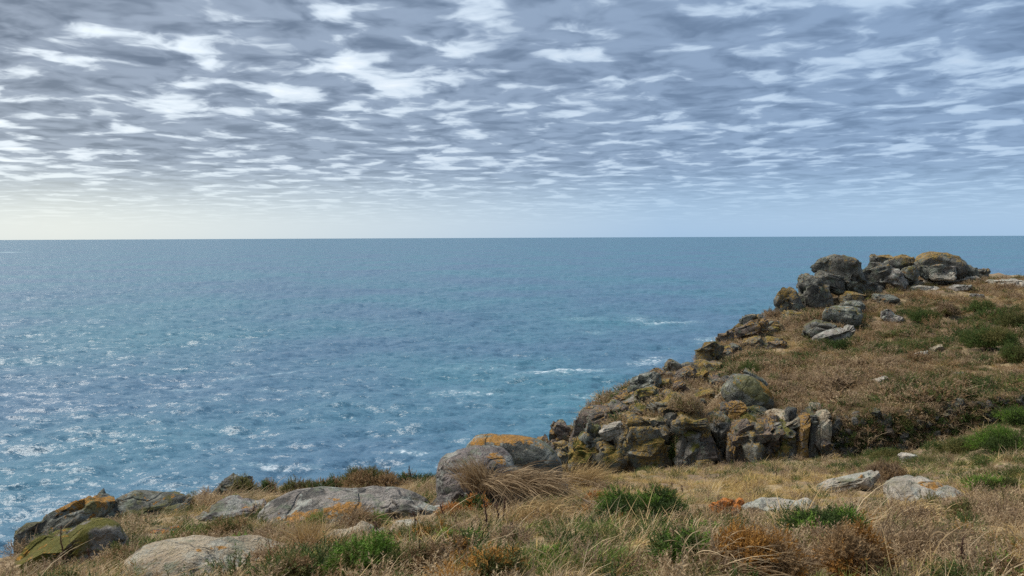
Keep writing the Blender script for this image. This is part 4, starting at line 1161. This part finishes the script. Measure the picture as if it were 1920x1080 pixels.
# ---- dead flower stalks standing in the grass
def stalk(label, px, py_top, py_bot, lean=0.0, Yd=None):
    rng = np.random.default_rng(int(px * 11 + py_bot))
    Yd = Yd or drop(px, py_bot) or 9.0
    b = at(px, py_bot, Yd); H = (py_bot - py_top) * Yd / F
    k = 9; t = np.linspace(0, 1, k)
    cx = lean * H * t + .02 * H * np.sin(t * 7 + px); cy = .03 * H * np.cos(t * 5 + px)
    rad = (.0065 * (1 - t) + .0030)
    ring = 6; a = np.linspace(0, 2 * PI, ring, endpoint=False)
    V = np.stack([cx[:, None] + rad[:, None] * np.cos(a), cy[:, None] + rad[:, None] * np.sin(a), np.broadcast_to((t * H * 1.05 - .05)[:, None], (k, ring))], 2).reshape(-1, 3)
    Fc = np.array([[i * ring + j, i * ring + (j + 1) % ring, (i + 1) * ring + (j + 1) % ring, (i + 1) * ring + j] for i in range(k - 1) for j in range(ring)])
    root = empty('dead_stalk', tuple(b), label, 'dead stalk', 'dead flower stalks in the near grass')
    link('stem', mesh_np('stem', V, Fc, True, {'tint': np.full(len(V), .3)}), PM['stem'], parent=root)
    ns = 26
    u = rng.uniform(.45, 1.0, ns)
    pos = np.stack([np.interp(u, t, cx), np.interp(u, t, cy), u * H * 1.05 - .05], 1)
    v, f, tint = sprigs(rng, pos, rng.normal(0, 1, (ns, 3)) + np.array([0, 0, 1.2]), rng.uniform(.015, .035, ns), 6, .5, .12)
    link('seed_head', mesh_np('seed_head', v, f, False, {'tint': tint}), PM['stem'], parent=root)
for lab, px, t_, b_, le in [
    ('dark dead stalk, tallest of the bunch before the rounded tussock', 925, 930, 1016, -.22), ('dead stalk second in the bunch before the rounded tussock', 935, 934, 985, -.05),
    ('slim dead stalk at the right of the bunch', 944, 925, 980, .05), ('lone dead stalk right of the bunch', 968, 968, 1013, -.18), ('leaning dead stalk below the domed boulder', 840, 938, 985, -.3),
    ('dead stalk standing by the low orange fern', 862, 955, 1005, -.2), ('upright dead stalk in front of the rock tail', 776, 952, 1000, .04), ('leaning dead stalk above the bright green gorse', 722, 968, 1030, -.28),
    ('short dead stalk near the flat tan rock', 730, 985, 1012, .0), ('dead stalk leaning before the orange-topped low rock', 462, 940, 975, .5), ('thin stalk standing against the sea left of the domed boulder', 771, 868, 905, -.08),
    ('dead stalk in front of the orange-ridged crag', 119, 975, 1060, .0), ('dark dead stalk at lower left', 167, 1020, 1072, .02), ('dead stalk in the grass by the bottom slab', 279, 1015, 1052, .05),
    ('tall dead stalk at lower right', 1802, 1000, 1078, .0), ('short dead stalk right of the tall one at lower right', 1848, 1030, 1070, -.1), ('dead stalk in the golden grass near the gully', 1282, 905, 925, -.2),
    ('second dead stalk in the golden grass near the gully', 1264, 900, 922, -.25), ('dead stalk in the golden grass right of the orange boulder', 1455, 875, 900, .0), ('thin dead stalk left of the dark green gorse', 1150, 945, 985, .05)]:
    stalk(lab, px, t_, b_, le, 12.2 if px == 771 else None)

# ---- bare twig lying right of the rounded tussock
rt = np.random.default_rng(5)
tb = at(1085, 938, 8.8); te = at(1132, 968, 8.3)
root = empty('bare_twig', tuple(tb), 'pale bare twig lying in the grass right of the rounded tussock', 'twig')
dv = te - tb; L_ = float(np.linalg.norm(dv))
for nm, s0, dirv, ln_, wd in (('main_branch', 0.0, dv / L_, L_, .014), ('side_branch', .35, dv / L_ + np.array([.5, 0, .5]), .14, .008), ('side_branch', .6, dv / L_ + np.array([-.3, 0, -.5]), .12, .008), ('side_branch', .15, dv / L_ + np.array([.2, 0, .9]), .15, .007)):
    dirv = np.array(dirv) / np.linalg.norm(dirv)
    bs = [blades(rt, np.array([dv * s0 + np.array([0, 0, .05])]), dirv[None], [ln_], [.05], rt.normal(0, .08, (1, 3)), [wd], 6) for _ in range(3)]
    off = 0; V = []; Fc = []; Ti = []
    for v, f, ti in bs:
        V.append(v); Fc.append(f + off); Ti.append(ti); off += len(v)
    link(nm, mesh_np(nm, np.concatenate(V), np.concatenate(Fc), False, {'tint': np.concatenate(Ti)}), PM['twig'], parent=root)

# ------------------------------------------------------------------ ground cover
# near shelf
x, y, z, d, isB = sample_land(32000, 2.6, 24, -46, 50, 0.75)
ok = (~isB) & (d < 0.9) & off_rocks(x, y, z)
x, y, z, d = x[ok], y[ok], z[ok], d[ok]
n = len(x)
p1 = n2(x, y, .55, 3, 11.); p2 = n2(x, y, .8, 3, 21.); p3 = n2(x, y, .5, 3, 31.)
gold = spots(x, y, [(1350, 920, 2.2), (1250, 900, 1.6), (1480, 900, 2.0), (1600, 935, 1.2), (1120, 930, .8), (1850, 920, 1.5)])
grn = spots(x, y, [(1180, 955, .7), (1260, 960, .6), (1800, 868, 1.6), (1900, 850, 2.2), (1700, 872, 1.2), (1880, 890, 1.2), (330, 1010, .5), (440, 1000, .5), (690, 1060, .5), (240, 1040, .5), (1000, 1050, .35), (1120, 1000, .4), (560, 990, .4)])
brn = spots(x, y, [(1650, 885, .8), (1600, 1040, .8), (300, 1045, .7), (1850, 960, .8), (860, 1030, .4), (520, 1010, .6)])
q1 = n2(x, y, 1.3, 3, 81.); q2 = n2(x, y, 1.5, 3, 91.); q3 = n2(x, y, 1.7, 3, 101.)
low_ = sstep(9.5, 5.5, y)                                     # scrubbier towards the viewer
wt = [0.75 + p1 + gold * .3, 0.15 + 2.6 * gold, 1.2 + p2 - gold * .8, 0.12 + 2.6 * grn + 3.4 * np.clip(q3 - .08, 0, 1), 0.10 + 1.8 * brn + 3. * np.clip(q1 - .10, 0, 1) * (1 - gold),
      .05 + 1.4 * grn * sstep(9, 13, y) + 2.4 * np.clip(q2 - .10, 0, 1) * (.4 + low_), 0.03 + .8 * grn + .9 * np.clip(q3 - .2, 0, 1), 2.2 * np.clip(-q1 - .16, 0, 1) * low_, 2.4 * np.clip(-q2 - .12, 0, 1) * (.3 + low_)]
var, kk = pick(['straw', 'gold', 'thatch', 'green', 'heather', 'olive', 'dkgreen', 'rust', 'brown'], wt, n)
hgt = 0.26 + 0.60 * np.clip(0.42 + 1.5 * n2(x, y, 1.0, 3, 41.), 0, 1) ** 1.4
hgt = np.where(kk >= 4, .75, hgt)
s_ = rg.uniform(.65, 1.25, n) * hgt
scl = np.stack([s_, s_, s_ * rg.uniform(.7, 1.1, n)], 1)
scatter('grass', 'dry straw-coloured grass covering the near shelf of the cliff top', 'grass', np.stack([x, y, z], 1), var, scl, rg.uniform(-1.2, 1.2, n) , rg.normal(0, .16, (n, 2)))

# headland
x, y, z, d, isB = sample_land(64000, 20, 64, -4, 46, 0.9)
spur = sstep(11.0, 7.0, x - .25 * (y - 28))
keep = isB & off_rocks(x, y, z) & (rg.uniform(0, 1, len(x)) > .55 * spur) & (d < rg.uniform(0, 2.2, len(x)) ** 1.6)
x, y, z, d = x[keep], y[keep], z[keep], d[keep]
n = len(x)
p1 = n2(x, y, .22, 4, 51.); p2 = n2(x, y, .35, 4, 61.); p3 = n2(x, y, .3, 4, 71.)
tan_ = spots(x, y, [(1680, 640, 3.), (1480, 650, 2.5), (1550, 680, 2.5), (1760, 570, 3.), (1700, 550, 2.5), (1620, 600, 1.5), (1850, 560, 3), (1430, 640, 2)])
grn = spots(x, y, [(1890, 605, 2.2), (1850, 645, 2.4), (1905, 670, 2.), (1735, 592, 1.2), (1400, 690, .9), (1660, 665, .9), (1690, 655, 1.0), (1570, 648, .8), (1195, 750, .8), (1860, 745, 1.2), (1750, 735, 1.)])
steep = sstep(.1, .6, d)
wt = [0.62 + 1.4 * p1 + 1.2 * tan_ - .3 * steep, 0.10 + .5 * tan_, 0.55 + p2 + .5 * tan_ - .2 * steep, 0.75 - 1.4 * p1 - .5 * tan_, 0.22 + p3, 0.06 + 2.6 * grn + .5 * np.clip(p3, 0, 1) + .35 * steep, 0.22 + 1.0 * grn + .3 * steep]
var, kk = pick(['straw', 'gold', 'thatch', 'heather', 'brown', 'dkgreen', 'olive'], wt, n)
s_ = rg.uniform(.6, 1.5, n) * np.where(kk <= 2, .66, 1.1) * (.65 + 1.3 * np.clip(.35 + 1.6 * n2(x, y, .8, 3, 111.), 0, 1))
scl = np.stack([s_ * 1.25, s_ * 1.25, s_ * rg.uniform(.6, 1.1, n)], 1)
scatter('heath_vegetation', 'low brown heather and dry grass covering the headland', 'heath', np.stack([x, y, z], 1), var, scl, rg.uniform(-PI, PI, n), rg.normal(0, .12, (n, 2)))

# plants rooted in the gully wall and the stony bank
m_ = 2500
px = rg.uniform(1180, 1940, m_)
top = np.interp(px, [1180, 1250, 1550, 1700, 1900, 1940], [800, 790, 790, 776, 750, 746]); bot = np.interp(px, [1180, 1250, 1550, 1700, 1800, 1900, 1940], [870, 880, 880, 864, 848, 818, 804])
u = rg.uniform(0, 1, m_); py = top - 6 + u * (bot - top)
pts = np.array([at(a, b, wall_front(a) - .10 - c * .40 + rg.uniform(-.12, .25)) for a, b, c in zip(px, py, u)])
pn = fbm(pts * .9 + 5, 3)
ok = (pn + rg.normal(0, .1, m_) > np.where(px < 1540, .12, -.25))
pts, px, pn = pts[ok], px[ok], pn[ok]
var, kk = pick(['heather', 'dkgreen', 'olive', 'brown', 'thatch'], [np.full(len(px), .7), .9 + pn, np.full(len(px), .5), np.full(len(px), .4), np.full(len(px), .3)], len(px))
s_ = rg.uniform(.5, 1.2, len(px))
scatter('bank_vegetation', 'dark heather and ivy rooted between the stones of the gully bank', 'undergrowth', pts, var, np.stack([s_, s_, s_], 1), rg.uniform(-PI, PI, len(px)), rg.normal(0, .3, (len(px), 2)) + np.array([.6, 0]))
